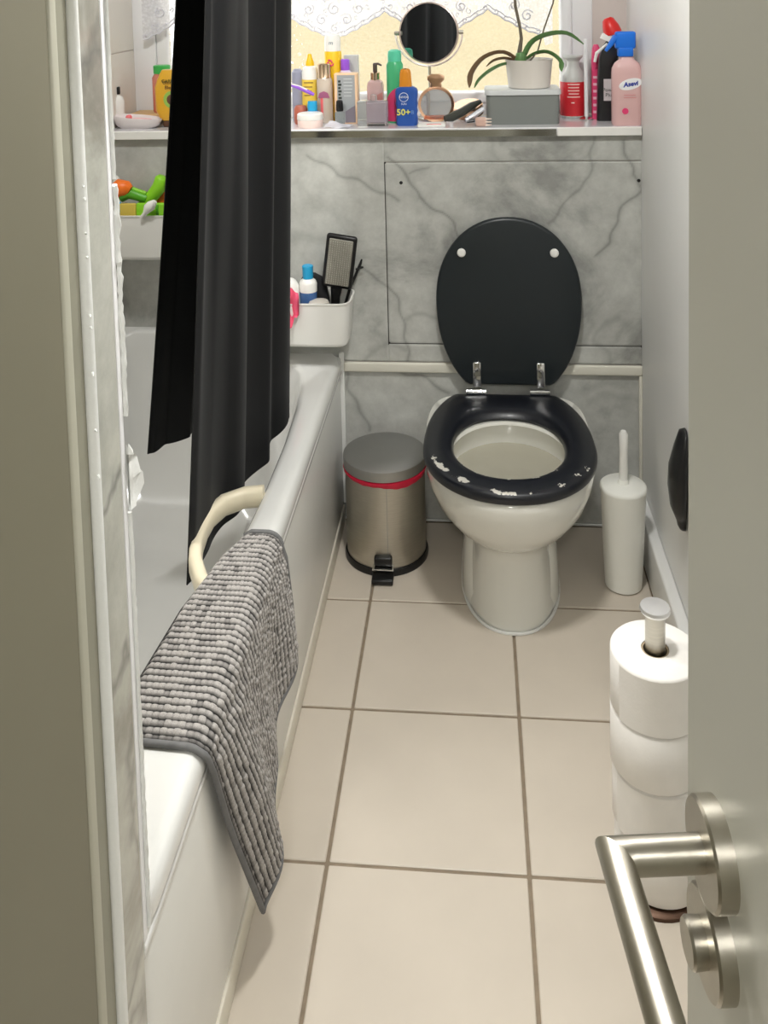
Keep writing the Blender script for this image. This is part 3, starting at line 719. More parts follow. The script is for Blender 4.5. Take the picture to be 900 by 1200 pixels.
# ------------------------------------------------------------------ baskets
def basket(x0, x1, y0, y1, z0, z1, label, r=.03, taper=.008):
    t = thing('storage_basket', label, 'basket', ((x0+x1)/2, (y0+y1)/2, z0))
    cx, cy, hx, hy = (x0+x1)/2, (y0+y1)/2, (x1-x0)/2, (y1-y0)/2; w = .003
    rr = [rrect(cx, cy, hx-taper-.01, hy-taper-.01, r*.6, z0), rrect(cx, cy, hx-taper-.002, hy-taper-.002, r*.9, z0+.004), rrect(cx, cy, hx-taper, hy-taper, r, z0+.012), rrect(cx, cy, hx, hy, r, z1-.004), rrect(cx, cy, hx+.002, hy+.002, r, z1-.003), rrect(cx, cy, hx+.002, hy+.002, r, z1), rrect(cx, cy, hx-w, hy-w, r-w, z1), rrect(cx, cy, hx-taper-w, hy-taper-w, r-w, z0+.005), rrect(cx, cy, hx-taper-.02, hy-taper-.02, r*.5, z0+.004)]
    part(MB().loft(rr), 'tub', white_p, t, 50)
    return t
basket(-.268, -.060, .205, .330, .4665+.055, .640, 'white plastic basket on the bath corner holding a brush and bottles')
basket(-.757, -.40, .225, .331, .742, .862, 'white plastic basket of bright bath toys on the wall under the sill', .012, .004)
# contents, right basket
bZ = .527
def bottle(name, label, cat, x, y, z0, parts, group=None):
    t = thing(name, label, cat, (x, y, z0), group)
    for pn, prof, m_, kw in parts:
        kw = dict(kw); sm_ = kw.pop('smooth', 35); seg = kw.pop('seg', 28); lab = kw.pop('label', None)
        part(MB().lathe([(max(r, .0001), z_) for r, z_ in prof], (x, y, z0), seg, **kw), pn, m_, t, sm_, lab)
    return t
p = at(361, 330, .262)
bottle('lotion_bottle', 'clear bottle with a cyan cap and white shoulder in the bath corner basket', 'bottle', p.x, .262, bZ, [
    ('body', [(.018, 0), (.0215, .004), (.0225, .06), (.0225, .128)], mat('blue violet gel', (74, 112, 170), .2, var=.25, scale=14, trans=.15), {}),
    ('shoulder', [(.0228, .128), (.0232, .148), (.020, .156), (.012, .162)], white_p, {}),
    ('cap', [(.0135, .162), (.0138, .184), (.0145, .194), (.013, .1955)], cyan_p, {})])
hb = thing('hair_brush', 'black square hair brush with grey bristle pad standing in the corner basket', 'hair brush', (-.094, .272, bZ))
Mb = Matrix.Translation((-.091, .268, .729)) @ Matrix.Rotation(math.radians(9), 4, 'Y') @ Matrix.Rotation(math.radians(10), 4, 'X')
part(MB().box(-.040, .040, -.008, .008, -.072, .078, .018, M=Mb), 'head', black_p, hb)
pad = part(MB().box(-.031, .031, -.0105, -.006, -.062, .068, .012, M=Mb), 'pad', mat('grey brush pad', (150, 148, 138), .35, var=.1, scale=40), hb)
bz = MB()
for i in range(10):
    for j in range(20):
        q = Vector((-.026+.0058*i, -.0105, -.056+.0062*j)); bz.tube([Mb @ q, Mb @ (q+Vector((0, -.006, 0)))], .0006, 4)
part(bz, 'bristles', mat('pale bristles', (190, 188, 176), .4), pad, kind='stuff')
part(MB().tube([Mb @ Vector((0, 0, -.07)), Mb @ Vector((0, 0, -.10)), Mb @ Vector((.006, 0, -.185))], [.016, .012, .011], 12), 'handle', black_p, hb)
cb = thing('tail_comb', 'thin black comb handle poking up behind the hair brush', 'comb', (-.06, .31, bZ))
part(MB().tube([(-.106, .302, bZ+.006), (-.072, .311, .645), (-.042, .318, .712), (-.039, .319, .722)], [.004, .004, .0035, .002], 8), 'shaft', black_p, cb)
part(MB().tube([(-.055, .314, .696), (-.035, .316, .702)], .0028, 8), 'cross_pin', black_p, cb)
bg_ = thing('wash_bag', 'black cloth pouch slumped in the corner basket behind the blue bottle', 'bag', (-.135, .298, bZ))
mbg = MB(); rings = []
for z_, a, b in ((0, .05, .02), (.03, .062, .026), (.09, .060, .024), (.13, .052, .020), (.155, .036, .014), (.165, .012, .006)):
    rings.append([Vector((-.168+.72*a*math.cos(q)*(1+.08*math.sin(3*q)), .296+b*.8*math.sin(q), bZ+z_)) for q in [2*PI*i/28 for i in range(28)]])
mbg.loft(rings); part(mbg, 'pouch', mat('black cloth', (24, 24, 26), .8, var=.2, scale=30), bg_, 60)
p = at(374, 356, .245)
bottle('round_tin', 'pale round pot lid showing at the front of the corner basket', 'pot', p.x, .242, bZ, [('tub', [(.026, 0), (.028, .06), (.028, .100), (.024, .108), (.010, .112)], mat('pale translucent pot', (206, 200, 190), .3, trans=.1), {})])
pc = thing('pink_cloth', 'bright pink cloth hanging over the front of the corner basket by the curtain', 'cloth', (-.2, .2, .6))
rows = []
for i in range(13):
    u = i/12; xx = -.224+.036*u
    rows.append([Vector((xx+.003*math.sin(v*9), .199-.006*math.sin(u*8+1)-.004*math.sin(v*7), zt)) for v, zt in ((0, .690-.02*u), (.2, .676-.016*abs(math.sin(u*5))), (.45, .645), (.7, .612), (1, .578+.05*u**2+.008*math.sin(u*12)))])
b2 = [[p_+Vector((0, .003, 0)) for p_ in reversed(r)] for r in rows]
part(MB().loft([a+b for a, b in zip(rows, b2)]), 'fabric', mat('pink cloth', (240, 96, 128), .85, var=.12, scale=30), pc, 60)
p = at(343, 331, .25)
bottle('white_tub', 'small white bottle top beside the curtain in the corner basket', 'bottle', p.x-.004, .25, bZ, [('body', [(.02, 0), (.022, .10), (.020, .145), (.012, .160), (.004, .166)], white_p, {})])
# contents, left basket of toys
LZ = .747
def toy(name, label, cat, parts_):
    t = thing(name, label, cat, tuple(parts_[0][3])); 
    for mb, pn, m_, _ in parts_: part(mb, pn, m_, t, 50)
    return t
Yb = .262
A = lambda x, y, Y=Yb: at(x, y, Y)
toy('toy_block', 'yellow flat toy box standing at the front of the toy basket', 'toy', [(MB().box(A(141, 240, .25).x, A(160, 240, .25).x, .243, .252, LZ+.012, A(150, 238, .25).z, .003), 'board', mat('yellow card', (214, 190, 84), .45, var=.1), (A(150, 250).x, .247, LZ))])
toy('toy_tray', 'bright lime toy tray standing at the front of the toy basket', 'toy', [(MB().box(A(160.5, 240, .25).x, A(200, 240, .25).x, .241, .254, LZ+.006, A(180, 237.5, .25).z, .004), 'tray', lime_p, (A(175, 250).x, .247, LZ)), (MB().box(A(184, 240, .25).x, A(187, 240, .25).x, .238, .2415, LZ+.02, A(180, 239, .25).z, .001), 'rib', leafgreen_p, (0, 0, 0))])
toy('toy_scoop', 'green toy scoop with an orange mouth lying across the toy basket', 'toy', [
    (MB().tube([A(142, 229, .275), A(152, 226, .275), A(163, 230, .275), A(172, 233, .275)], [.018, .016, .013, .012], 14), 'body', leafgreen_p, A(150, 252)),
    (MB().tube([A(150, 219, .276), A(160, 223, .276), A(171, 227, .276)], .006, 8), 'rim', lime_p, (0, 0, 0)),
    (MB().tube([A(135, 225, .27), A(141, 220, .27), A(149, 221, .27), A(153, 223, .27)], [.022, .024, .020, .012], 14), 'mouth', toy_orange, (0, 0, 0))])
toy('toy_tube', 'lime green bent toy tube standing up in the toy basket', 'toy', [
    (MB().tube([A(164, 246, .283), A(172, 236, .283), A(180, 228, .283), A(187, 219, .283), A(190, 209, .283), A(191, 207, .283)], [.015, .016, .0175, .019, .018, .012], 16), 'body', lime_p, A(180, 252))])
toy('toy_cone', 'orange toy cone beside the curtain in the toy basket', 'toy', [(MB().tube([A(188, 236, .306), A(195, 226, .306), A(199, 214, .306)], [.020, .018, .010], 14), 'body', toy_orange, A(195, 252))])
toy('toy_spoon', 'white plastic toy spoon hooked over the front of the toy basket', 'toy', [(MB().tube([A(182, 236, .216), A(177, 241, .216), A(173.5, 244, .216), A(170, 250, .216), A(166, 255, .218)], [.006, .0135, .0125, .006, .005], 14), 'spoon', white_p, A(175, 250))])
toy('toy_peg', 'small blue toy at the near corner of the toy basket', 'toy', [(MB().tube([A(139, 247, .252), A(139, 241, .252), A(139, 237, .252)], [.009, .010, .006], 12), 'body', cyan_p, A(139, 252))])
toy('toy_shell', 'pale plastic toy edge poking up behind the orange scoop mouth', 'toy', [(MB().tube([A(133, 222, .312), A(138, 210, .312), A(143, 218, .312)], [.010, .011, .006], 12), 'body', white_p, A(138, 252))])

# ------------------------------------------------------------------ things on the sill
def spot(px, py):                                # where a base pixel meets the sill
    q = atz(px, py, ZS); return q.x, q.y
def scale_at(Y): return (Y-CAM.y)/F_PX*1.003      # metres per pixel at that depth
def pxs(Y, *v): return [a*scale_at(Y) for a in v]
def lines(t, x, y, z, w, n, dz, h, m_, jitter=.3):
    mb = MB()
    for i in range(n):
        ww = w*(1-jitter*random.random()); mb.box(x-w/2, x-w/2+ww, y-.0006, y, z-i*dz-h, z-i*dz)
    return part(mb, 'print', m_, t)
def prism(x, y, hx, hy, prof, z0, r=.01):        # rounded-rectangle body; prof of (scale, z)
    mb = MB(); return mb.loft([rrect(x, y, hx*k, hy*k if hy*k > .002 else .002, min(r, hx*k*.9, hy*k*.9), z0+z_) for k, z_ in prof])
def plate(x, z, w, h, y, name, m_, t, b=.001): return part(MB().box(x-w/2, x+w/2, y-.0006, y+.0006, z-h/2, z+h/2, 0), name, m_, t)

# pink trigger spray
x, y = .6515, .355; k = scale_at(y)
t = thing('spray_bottle', 'pink trigger spray bottle with a blue head at the right end of the sill', 'bottle', (x, y, ZS))
part(prism(x, y, 17*k, .020, [(.94, 0), (1, .004), (1, 60*k), (.97, 66*k), (.80, 72*k), (.5, 76*k), (.48, 79*k)], ZS, .014), 'body', pinkbottle, t)
part(MB().box(x-10*k, x+7*k, y-.014, y+.014, ZS+79*k, ZS+90*k, .004), 'collar', blue_p, t)
hd = MB().box(x-13*k, x+10*k, y-.012, y+.013, ZS+88*k, ZS+108*k, .006); hd.tube([(x-12*k, y-.004, ZS+102*k), (x-18*k, y-.006, ZS+94*k), (x-24*k, y-.008, ZS+86*k)], [.009, .007, .004], 10)
part(hd, 'trigger_head', blue_p, t)
yf = y-.0205
lp_ = part(MB().loft([[Vector((x+3*k+13*k*math.cos(a), yy, ZS+48*k+6.5*k*math.sin(a)+2.5*k*math.cos(a))) for a in [2*PI*i/32 for i in range(32)]] for yy in (yf, yf+.001)]), 'logo_plate', white_ink, t)
text('lettering', 'Asevi', .0165, (x+3*k, yf-.0006, ZS+48*k), blue_ink, lp_, rot=(PI/2, -.14, 0), shear=.2, bold=.0006)
part(MB().lathe([(.0001, 0), (.008, 0), (.008, .001), (.0001, .001)], (x-3*k, yf, ZS+17*k), 20, M=Matrix.Rotation(PI/2, 4, 'X')), 'badge', pink_p, t)
lines(t, x+3*k, yf, ZS+36*k, 15*k, 2, 3*k, 1*k, mat('rose ink', (216, 150, 150), .6))
# black cleaner with red cap
x, y = spot(712, 138.5); x -= .0; y = .44; k = scale_at(y); x = at(712, 100, y).x
t = thing('cleaner_bottle', 'black angle-neck toilet cleaner bottle with a red cap on the sill', 'bottle', (x, y, ZS))
pr = [(-.5, 0, 12), (0, 3, 12.4), (0, 30, 11.8), (-1, 50, 10.5), (0, 62, 10.8), (1, 74, 11), (3, 84, 9.5), (6, 92, 7)]
part(MB().loft([rrect(x+c*k, y, w*k, .018 if i < 6 else .014, .010, ZS+z_*k) for i, (c, z_, w) in enumerate(pr)]), 'body', mat('black bottle plastic', (40, 40, 42), .3, var=.1), t)
Mc = Matrix.Translation((x+6*k, y, ZS+93*k)) @ Matrix.Rotation(math.radians(24), 4, 'Y')
part(MB().loft([rrect(0, 0, w*k, .012, .008, z_*k) for w, z_ in ((13, -3), (12.5, 3), (9, 9))]) if False else MB().lathe([(14*k, -4*k), (14*k, 2*k), (8*k, 7*k), (6*k, 8*k)], M=Mc, seg=28, sy=.62), 'collar', white_p, t)
part(MB().lathe([(5*k, -4*k), (10.5*k, -3*k), (9.5*k, 5*k), (6.5*k, 14*k), (4*k, 16*k)], M=Matrix.Translation((x+5.5*k, y, ZS+103*k)) @ Matrix.Rotation(math.radians(-20), 4, 'Y'), seg=12), 'cap', red_p, t)
part(MB().tube([(x-1*k, y-.014, ZS+89*k), (x-13*k, y-.013, ZS+78*k), (x-15*k, y-.012, ZS+68*k)], [.003, .005, .004], 8), 'edge', white_p, t)
lb_ = plate(x+1*k, ZS+36*k, 13*k, 25*k, y-.0185, 'label', mat('pale label', (214, 206, 208), .5), t)
text('lettering', 'Power\nPlus', .0135, (x+1*k, y-.0195, ZS+33*k), ink, lb_)
# pink refill behind
y = .47; x = at(698.5, 100, y).x; k = scale_at(y)
t = thing('pink_pack', 'slim pink and red pack standing beside the black cleaner bottle', 'pack', (x, y, ZS))
part(prism(x, y, 5*k, .012, [(1, 0), (1, 55*k), (1.05, 66*k), (.8, 82*k), (.5, 86*k)], ZS, .004), 'body', pink_p, t)
lines(t, x, y-.0122, ZS+50*k, 8*k, 6, 8*k, 3*k, mat('pale pink ink', (244, 190, 204), .5))
# slim chrome stand
y = .452; x = at(687, 100, y).x
bottle('chrome_stand', 'thin white rod on a small chrome foot between red label bottle and pink pack', 'stand', x, y, ZS, [('foot', [(.019, 0), (.019, .003), (.010, .008), (.004, .010)], chrome, {}), ('rod', [(.0055, .009), (.0055, .215), (.003, .217)], upvc, {})])
# red label bottle
y = .50; x = at(671.5, 100, y).x; k = scale_at(y)
t = bottle('refill_bottle', 'translucent white bottle with a red label on the sill behind the grey box', 'bottle', x, y, ZS, [('body', [(13*k, 0), (14.5*k, 2*k), (14.5*k, 44*k), (13*k, 50*k), (9*k, 56*k), (7*k, 60*k), (7.5*k, 66*k), (11*k, 70*k), (11*k, 72*k)], mat('milky plastic', (226, 228, 224), .35, trans=.3), {})])
part(MB().lathe([(14.7*k, 3*k), (14.8*k, 3.2*k), (14.8*k, 42*k), (14.7*k, 42.2*k)], (x, y, ZS), 40, False, False), 'label', mat('red label', (206, 44, 52), .4, var=.06), t)
mbl = MB()
for i in range(6):
    wv = (17, 15, 16, 14, 18, 8)[i]
    pts = []
    for a0 in np.linspace(-PI/2-wv/32, -PI/2-wv/32+wv/16*(.9 if i < 5 else .5), 8): pts.append((a0,))
    zz = ZS+(39-i*3.6-(3 if i == 5 else 0))*k
    mbl.loft([[Vector((x+14.9*k*math.cos(a[0]), y+14.9*k*math.sin(a[0]), zz+q)) for q in (0, 1.3*k)] for a in pts], False, False, closed=False)
part(mbl, 'print', mat('pale red ink', (240, 196, 190), .5), t)
# grey box with lid
xa, xb = at(570, 120, .375).x, at(656, 120, .375).x
t = thing('storage_box', 'low grey plastic box with a pale lid on the sill under the orchid', 'box', ((xa+xb)/2, .42, ZS))
part(prism((xa+xb)/2, .43, (xb-xa)/2, .058, [(.97, 0), (.985, .003), (1, .079)], ZS, .012), 'tub', grey_p, t)
part(prism((xa+xb)/2, .43, (xb-xa)/2+.004, .062, [(1, .078), (1, .088), (.98, .092)], ZS, .014), 'lid', lid_grey, t)
# orchid
px_, py_ = at(620, 90, .43).x, .43; k = scale_at(.43); zb = ZS+.092
orch = thing('potted_orchid', 'leafy orchid in a pale round pot standing on the grey box', 'plant', (px_, py_, zb))
pot_o = part(MB().lathe([(22*k, 0), (24*k, .002), (27*k, 31*k), (28*k, 33*k), (26.5*k, 33*k), (25*k, 28*k), (.0001, 28*k)], (px_, py_, zb), 40), 'pot', pot_m, orch)
part(MB().lathe([(25.5*k, 26*k), (24*k, 29*k), (10*k, 30*k), (.0001, 31*k)], (px_, py_, zb), 24), 'bark', mat('orchid bark', (92, 76, 58), .9, var=.4, scale=60, bump=.5), pot_o)
def leaf(pts, wmax, m_, dpt=0):
    P = [at(x_, y_, .43+dy) for x_, y_, dy in pts]
    n = 16; sm_ = []
    for i in range(n+1):
        u = i/n*(len(P)-1); a = min(int(u), len(P)-2); f = u-a
        p0, p1, p2, p3 = P[max(a-1, 0)], P[a], P[a+1], P[min(a+2, len(P)-1)]
        sm_.append(.5*((2*p1)+(p2-p0)*f+(2*p0-5*p1+4*p2-p3)*f*f+(3*p1-p0-3*p2+p3)*f**3))
    rings = []
    for i, q in enumerate(sm_):
        tt = (sm_[min(i+1, n)]-sm_[max(i-1, 0)]).normalized(); sd = tt.cross(Vector((0, .55, 1))).normalized(); up = sd.cross(tt).normalized()
        u = i/n; w = wmax*(.35+.65*math.sin(min(1, u*1.25+.12)*PI/2))*max(.04, (1-u**5))
        rings.append([q-sd*w+up*w*.28, q-sd*w*.5+up*w*.02, q-up*.0012, q+sd*w*.5+up*w*.02, q+sd*w+up*w*.28, q+sd*w*.5+up*(w*.02+.0018), q+up*.0012, q-sd*w*.5+up*(w*.02+.0018)])
    part(MB().loft(rings), 'leaf', m_, orch, 60)
leaf([(611, 74, 0), (622, 52, 0), (640, 42, -.005), (664, 40, -.012), (684, 52, -.02)], .0155, leaf_m)
leaf([(612, 73, .01), (626, 64, .01), (642, 62, 0), (656, 72, -.01), (658, 84, -.015)], .0130, leaf_m)
leaf([(609, 73, 0), (590, 62, -.005), (568, 68, -.012), (553, 86, -.02), (550, 103, -.025)], .0145, leaf_dry)
leaf([(606, 75, -.004), (590, 76, -.012), (574, 84, -.02), (562, 94, -.03), (556, 103, -.035)], .0135, leaf_m)
leaf([(608, 74, .006), (594, 69, .0), (580, 71, -.006), (570, 78, -.01)], .010, leaf_dry)
part(MB().tube([(px_-.02, py_, zb+26*k), at(608, 66, .43), at(611, 45, .43), at(609, 30, .43), at(604, 8, .43), at(602, -30, .43)], [.009, .007, .0045, .004, .004, .003], 8), 'stem', stem_m, orch)
part(MB().tube([(px_-.004, py_+.005, zb+26*k), at(630, 60, .436), at(638, 32, .437), at(648, 4, .438), at(654, -30, .438)], .0022, 6), 'support_stick', stem_m, orch)
part(MB().lathe([(6*k, 26*k), (7*k, 33*k), (5*k, 40*k), (.0001, 42*k)], (px_-.022, py_, zb), 12), 'crown', leaf_m, orch)
# gold compacts, clips
def disc_thing(name, label, cat, px, py, Y, r, h, m_, tilt=(0, 0), z=ZS, pn='shell'):
    q = at(px, py, Y); t = thing(name, label, cat, (q.x, Y, z))
    part(MB().lathe([(r*.9, 0), (r, .003), (r, h-.004), (r*.92, h), (.0001, h+.001)], M=Matrix.Translation((q.x, Y, z)) @ Matrix.Rotation(tilt[0], 4, 'X') @ Matrix.Rotation(tilt[1], 4, 'Y'), seg=36), pn, m_, t); return t, q
disc_thing('powder_compact', 'rose gold round compact lying under the orchid leaf tips', 'compact', 549, 118, .482, .042, .030, rosegold, (.30, -.12), ZS+.014)
x, y = at(541, 128, .40).x, .400
t = thing('hair_claw', 'dark green grey hair claw lying on the sill before the compact', 'hair clip', (x, y, ZS))
part(MB().tube([at(521, 139, .372), at(529, 137.5, .38), at(541, 131.5, .40), at(553, 124, .42), at(563, 119, .435)], [.008, .012, .012, .011, .006], 10), 'jaw', mat('dark grey green plastic', (58, 60, 54), .35, var=.1), t)
t = thing('nail_clipper', 'silver clipper leaning on the grey box beside the hair claw', 'clipper', tuple(at(557, 138, .37)))
part(MB().tube([at(546, 141, .352), at(556, 135, .362), at(567, 127, .375)], [.006, .008, .006], 8), 'lever', mat('silver plastic', (206, 208, 214), .25, .6), t)
part(MB().tube([at(547, 142.5, .350), at(556, 141.5, .352)], .004, 8), 'tip', black_p, t)
t = thing('claw_clip', 'small pinkish beige claw clip at the front corner of the grey box', 'hair clip', tuple(at(566, 143, .352)))
cm_ = mat('beige clip plastic', (206, 172, 158), .35, var=.06)
part(MB().box(at(557, 140, .35).x, at(570, 140, .35).x, .342, .360, ZS, ZS+.024, .005), 'body', cm_, t)
tt_ = MB()
for i in range(3): tt_.tube([(at(569, 140, .35).x, .344, ZS+.004+.008*i), (at(576, 140, .35).x, .340, ZS+.005+.008*i)], [.003, .0012], 6)
part(tt_, 'teeth', mat('pale clip teeth', (236, 218, 206), .3), t)
# round perfume
y = .44; q = at(511, 112, y); x = q.x; k = scale_at(y)
t = thing('perfume_bottle', 'round rose gold rimmed perfume bottle below the mirror', 'bottle', (x, y, ZS))
part(MB().lathe([(.0001, -.012), (15*k, -.012), (19*k, -.006), (19*k, .006), (15*k, .012), (.0001, .012)], (x, y, ZS+20*k), 40, M=Matrix.Rotation(PI/2, 4, 'X')), 'glass', clear_m, t)
part(MB().loft([[Vector((x+math.cos(a)*r*k, y+o, ZS+21*k+math.sin(a)*r*k)) for r, o in ((18, -.009), (21, -.011), (21.5, 0), (21, .011), (18, .009), (18, 0))] for a in [2*PI*i/40 for i in range(40)]], False, False, wrap=True), 'rim', rosegold, t)
part(MB().box(x-15*k, x+15*k, y-.011, y+.011, ZS+3*k, ZS+8.5*k, .004), 'perfume', mat('orange perfume', (236, 138, 100), .15, trans=.3), t)
part(MB().loft([rrect(x, y, w*k, .010, .004, ZS+z_*k) for w, z_ in ((6, 40), (7, 43), (6, 46), (10, 50), (10, 54), (5, 56.5))]), 'stopper', rosegold, t)
# mirror on its stand
y = .485; c = at(502.5, 38.5, y); k = scale_at(y)
t = thing('makeup_mirror', 'round swivel mirror on a slim stand before the lace curtain', 'mirror', (c.x, y, ZS))
Mm = Matrix.Translation(c) @ Matrix.Rotation(math.radians(-13), 4, 'Z') @ Matrix.Rotation(math.radians(-2), 4, 'X') @ Matrix.Rotation(PI/2, 4, 'X')
part(MB().lathe([(.0001, .002), (34.5*k, .002), (34.5*k, .0035), (.0001, .0035)], M=Mm, seg=64), 'glass', mirror_m, t, 30)
part(MB().lathe([(34*k, -.008), (36*k, -.004), (36*k, .004), (34.4*k, .005), (34.4*k, .002), (.0001, -.008)], M=Mm, seg=64, cap1=False), 'frame', mat('rose grey frame', (206, 190, 184), .25, .7), t)
arc = [(c.x+39*k*math.cos(a), y+.004, c.z+39*k*math.sin(a)) for a in np.linspace(PI, 2*PI, 33)]
part(MB().tube(arc, .0028, 8), 'yoke', mat('pale yoke', (236, 226, 218), .3, .3), t)
for s_ in (-1, 1): part(MB().tube([(c.x+35*k*s_, y+.002, c.z), (c.x+40*k*s_, y+.004, c.z)], .006, 8), 'pivot', steel_d, t)
part(MB().tube([(c.x, y+.004, c.z-39*k), (c.x, y+.004, ZS+.010)], .0042, 10), 'post', steel_d, t)
part(MB().lathe([(.034, 0), (.034, .004), (.02, .010), (.006, .013)], (c.x, y+.004, ZS), 40), 'base', steel_d, t)
# sunscreen
y = .385; x = at(476.5, 110, y).x; k = scale_at(y)
t = thing('sunscreen_spray', 'blue 50+ sunscreen spray bottle with an orange cap at the sill edge', 'bottle', (x, y, ZS))
part(MB().loft([rrect(x, y, w*k, .016, .011, ZS+z_*k) for w, z_ in ((11.5, 0), (12.6, 2), (12.8, 9), (12.0, 13), (13, 17), (12.2, 21), (13.2, 26), (12.5, 30), (13.3, 35), (13.3, 41), (12, 44), (8, 46))]), 'body', navy_p, t)
part(MB().loft([rrect(x-1*k, y, w*k, .011, .009, ZS+z_*k) for w, z_ in ((7.5, 46), (7.2, 50), (6.6, 62), (5.5, 66), (3, 67))]), 'cap', orange_p, t)
text('lettering', '50+', .0235, (x-3.5*k, y-.0168, ZS+16*k), yellow_ink, t, bold=.0004)
part(MB().loft([[Vector((x-3*k+r*k*math.cos(a), y-.0168, ZS+34*k+r*k*math.sin(a))) for r in (4.9, 5.5)] for a in [2*PI*i/32 for i in range(32)]], False, False, closed=False, wrap=True), 'logo_ring', white_ink, t)
text('lettering', 'NIVEA', .0082, (x-3*k, y-.0168, ZS+34*k), white_ink, t)
text('lettering', 'SUN', .0075, (x-3*k, y-.0168, ZS+26*k), white_ink, t)
text('lettering', 'B', .014, (x+7*k, y-.0168, ZS+16*k), mat('pale blue ink', (120, 160, 214), .5), t)
# green body spray
y = .445; x = at(463, 100, y).x; k = scale_at(y)
t = bottle('aerosol_can', 'green and pink aerosol can with a mint cap behind the blue sunscreen', 'can', x, y, ZS, [
    ('can', [(9.6*k, 0), (10*k, 2*k), (10*k, 68*k), (8*k, 72*k)], green_p, {}),
    ('cap', [(8*k, 72*k), (8.2*k, 79*k), (7.5*k, 84*k), (4*k, 86*k)], teal_p, {})])
part(MB().loft([[Vector((x+10.15*k*math.cos(a), y+10.15*k*math.sin(a), ZS+q)) for q in (2*k, (30+12*math.sin(a*1+2.6))*k)] for a in [2*PI*i/40 for i in range(40)]], False, False, closed=False, wrap=True), 'pink_band', pink_p, t)
# pump bottle
y = .46; x = at(440, 100, y).x; k = scale_at(y)
t = thing('pump_bottle', 'clear pinkish pump bottle with a dark spout behind the square perfume', 'bottle', (x, y, ZS))
part(prism(x, y, 9.5*k, .020, [(.95, 0), (1, .003), (1, 42*k), (.9, 47*k), (.55, 50*k)], ZS, .006), 'body', mat('pinkish lotion', (224, 190, 190), .2, var=.15, scale=10, trans=.3), t)
part(MB().lathe([(5.6*k, 49*k), (5.6*k, 58*k), (3*k, 59*k)], (x, y, ZS), 20), 'collar', gold, t)
pm_ = MB().lathe([(2.6*k, 58*k), (2.6*k, 68*k), (2*k, 69*k)], (x, y, ZS), 12); pm_.tube([(x-1.5*k, y, ZS+68*k), (x+4*k, y-.004, ZS+68.5*k), (x+8*k, y-.006, ZS+66.5*k)], [.0035, .0032, .0025], 8)
part(pm_, 'pump', mat('dark brown plastic', (70, 54, 48), .35), t)
part(MB().loft([[Vector((x+u*9.3*k, y-.0204, ZS+z_*k)) for u, z_ in ((-1, 10), (1, 10), (1, 36), (-1, 26))], [Vector((x+u*9.3*k, y-.0198, ZS+z_*k)) for u, z_ in ((-1, 10), (1, 10), (1, 36), (-1, 26))]]), 'label', mat('dusty pink label', (188, 128, 124), .5, var=.1), t)
# square perfume
y = .385; x = at(438, 125, y).x; k = scale_at(y)
t = thing('perfume_flacon', 'low square clear perfume bottle with pink juice at the sill edge', 'bottle', (x, y, ZS))
part(MB().box(x-19*k, x+17*k, y-.020, y+.020, ZS, ZS+30*k, .004), 'glass', clear_m, t)
part(MB().box(x-8*k, x+15*k, y-.015, y+.015, ZS+4*k, ZS+28*k, .003), 'perfume', mat('pale pink perfume', (226, 196, 214), .15, trans=.3), t)
part(MB().lathe([(4*k, 30*k), (4.5*k, 33*k), (3.5*k, 36*k), (2*k, 37*k)], (x, y, ZS), 16), 'stopper', clear_m, t)
part(MB().box(x-6*k, x+14*k, y-.0208, y-.0195, ZS+1.2*k, ZS+2.4*k), 'print', ink, t)
# carton
y = .432; xa, xb = at(393, 110, y).x, at(420, 110, y).x; k = scale_at(y); x = (xa+xb)/2
t = thing('carton', 'silver carton with peach edges standing upright on the sill', 'carton', (x, y, ZS))
part(MB().box(xa, xb, y-.018, y+.018, ZS, ZS+60*k, .0015), 'box', mat('peach card', (236, 200, 164), .4, var=.03), t)
plate(x+.2*k, ZS+30*k, 21*k, 56*k, y-.0184, 'face', mat('silver card', (176, 180, 184), .3, .3, var=.06), t)
lines(t, x+3*k, y-.0192, ZS+54*k, 11*k, 6, 4*k, 1*k, mat('pale grey print', (206, 210, 210), .5))
vt = MB()
for i in range(7): vt.box(x-9*k, x-9*k+(4 if i % 2 else 3)*k, y-.0196, y-.0188, ZS+(52-i*3.9)*k-2.6*k, ZS+(52-i*3.9)*k)
part(vt, 'print', ink, t)
part(MB().loft([[Vector((x+u*k, y-.0197+o, ZS+z_*k)) for u, z_ in ((-1, 2), (10.5, 2), (10.5, 22), (6, 19.5), (-1, 15))] for o in (0, .0008)]), 'plum_panel', mat('plum card', (126, 118, 128), .4, var=.08), t)  # plum-coloured area low on the carton's face
y2 = .396; xn = at(398, 125, y2).x; k = scale_at(y2)
bottle('nail_polish', 'small clear nail polish bottle with a black cap before the silver carton', 'bottle', xn, y2, ZS, [('body', [(5.5*k, 0), (6*k, 1*k), (6*k, 15*k), (3*k, 17*k)], clear_m, {}), ('cap', [(4*k, 17*k), (4.4*k, 18*k), (3.8*k, 29*k), (2.5*k, 30*k)], black_p, {})])
# grey tub and purple cap behind
y = .515; x = at(412.5, 80, y).x; k = scale_at(y)
t = thing('grey_carton', 'grey carton with a white base behind the silver carton', 'carton', (x, y, ZS))
part(MB().box(x-9*k, x+8*k, y-.012, y+.012, ZS, ZS+76*k, .001), 'box', mat('grey card', (186, 188, 186), .5), t)
y = .485; x = at(404.5, 80, y).x; k = scale_at(y)
bottle('purple_cap_bottle', 'bottle with a purple cap peeping over the silver carton', 'bottle', x, y, ZS, [('body', [(8*k, 0), (8*k, 56*k), (5*k, 60*k)], mat('lilac plastic', (214, 200, 226), .3), {}), ('cap', [(5.2*k, 60*k), (5.4*k, 61*k), (5.2*k, 72*k), (4.4*k, 73*k)], purple_p, {})])
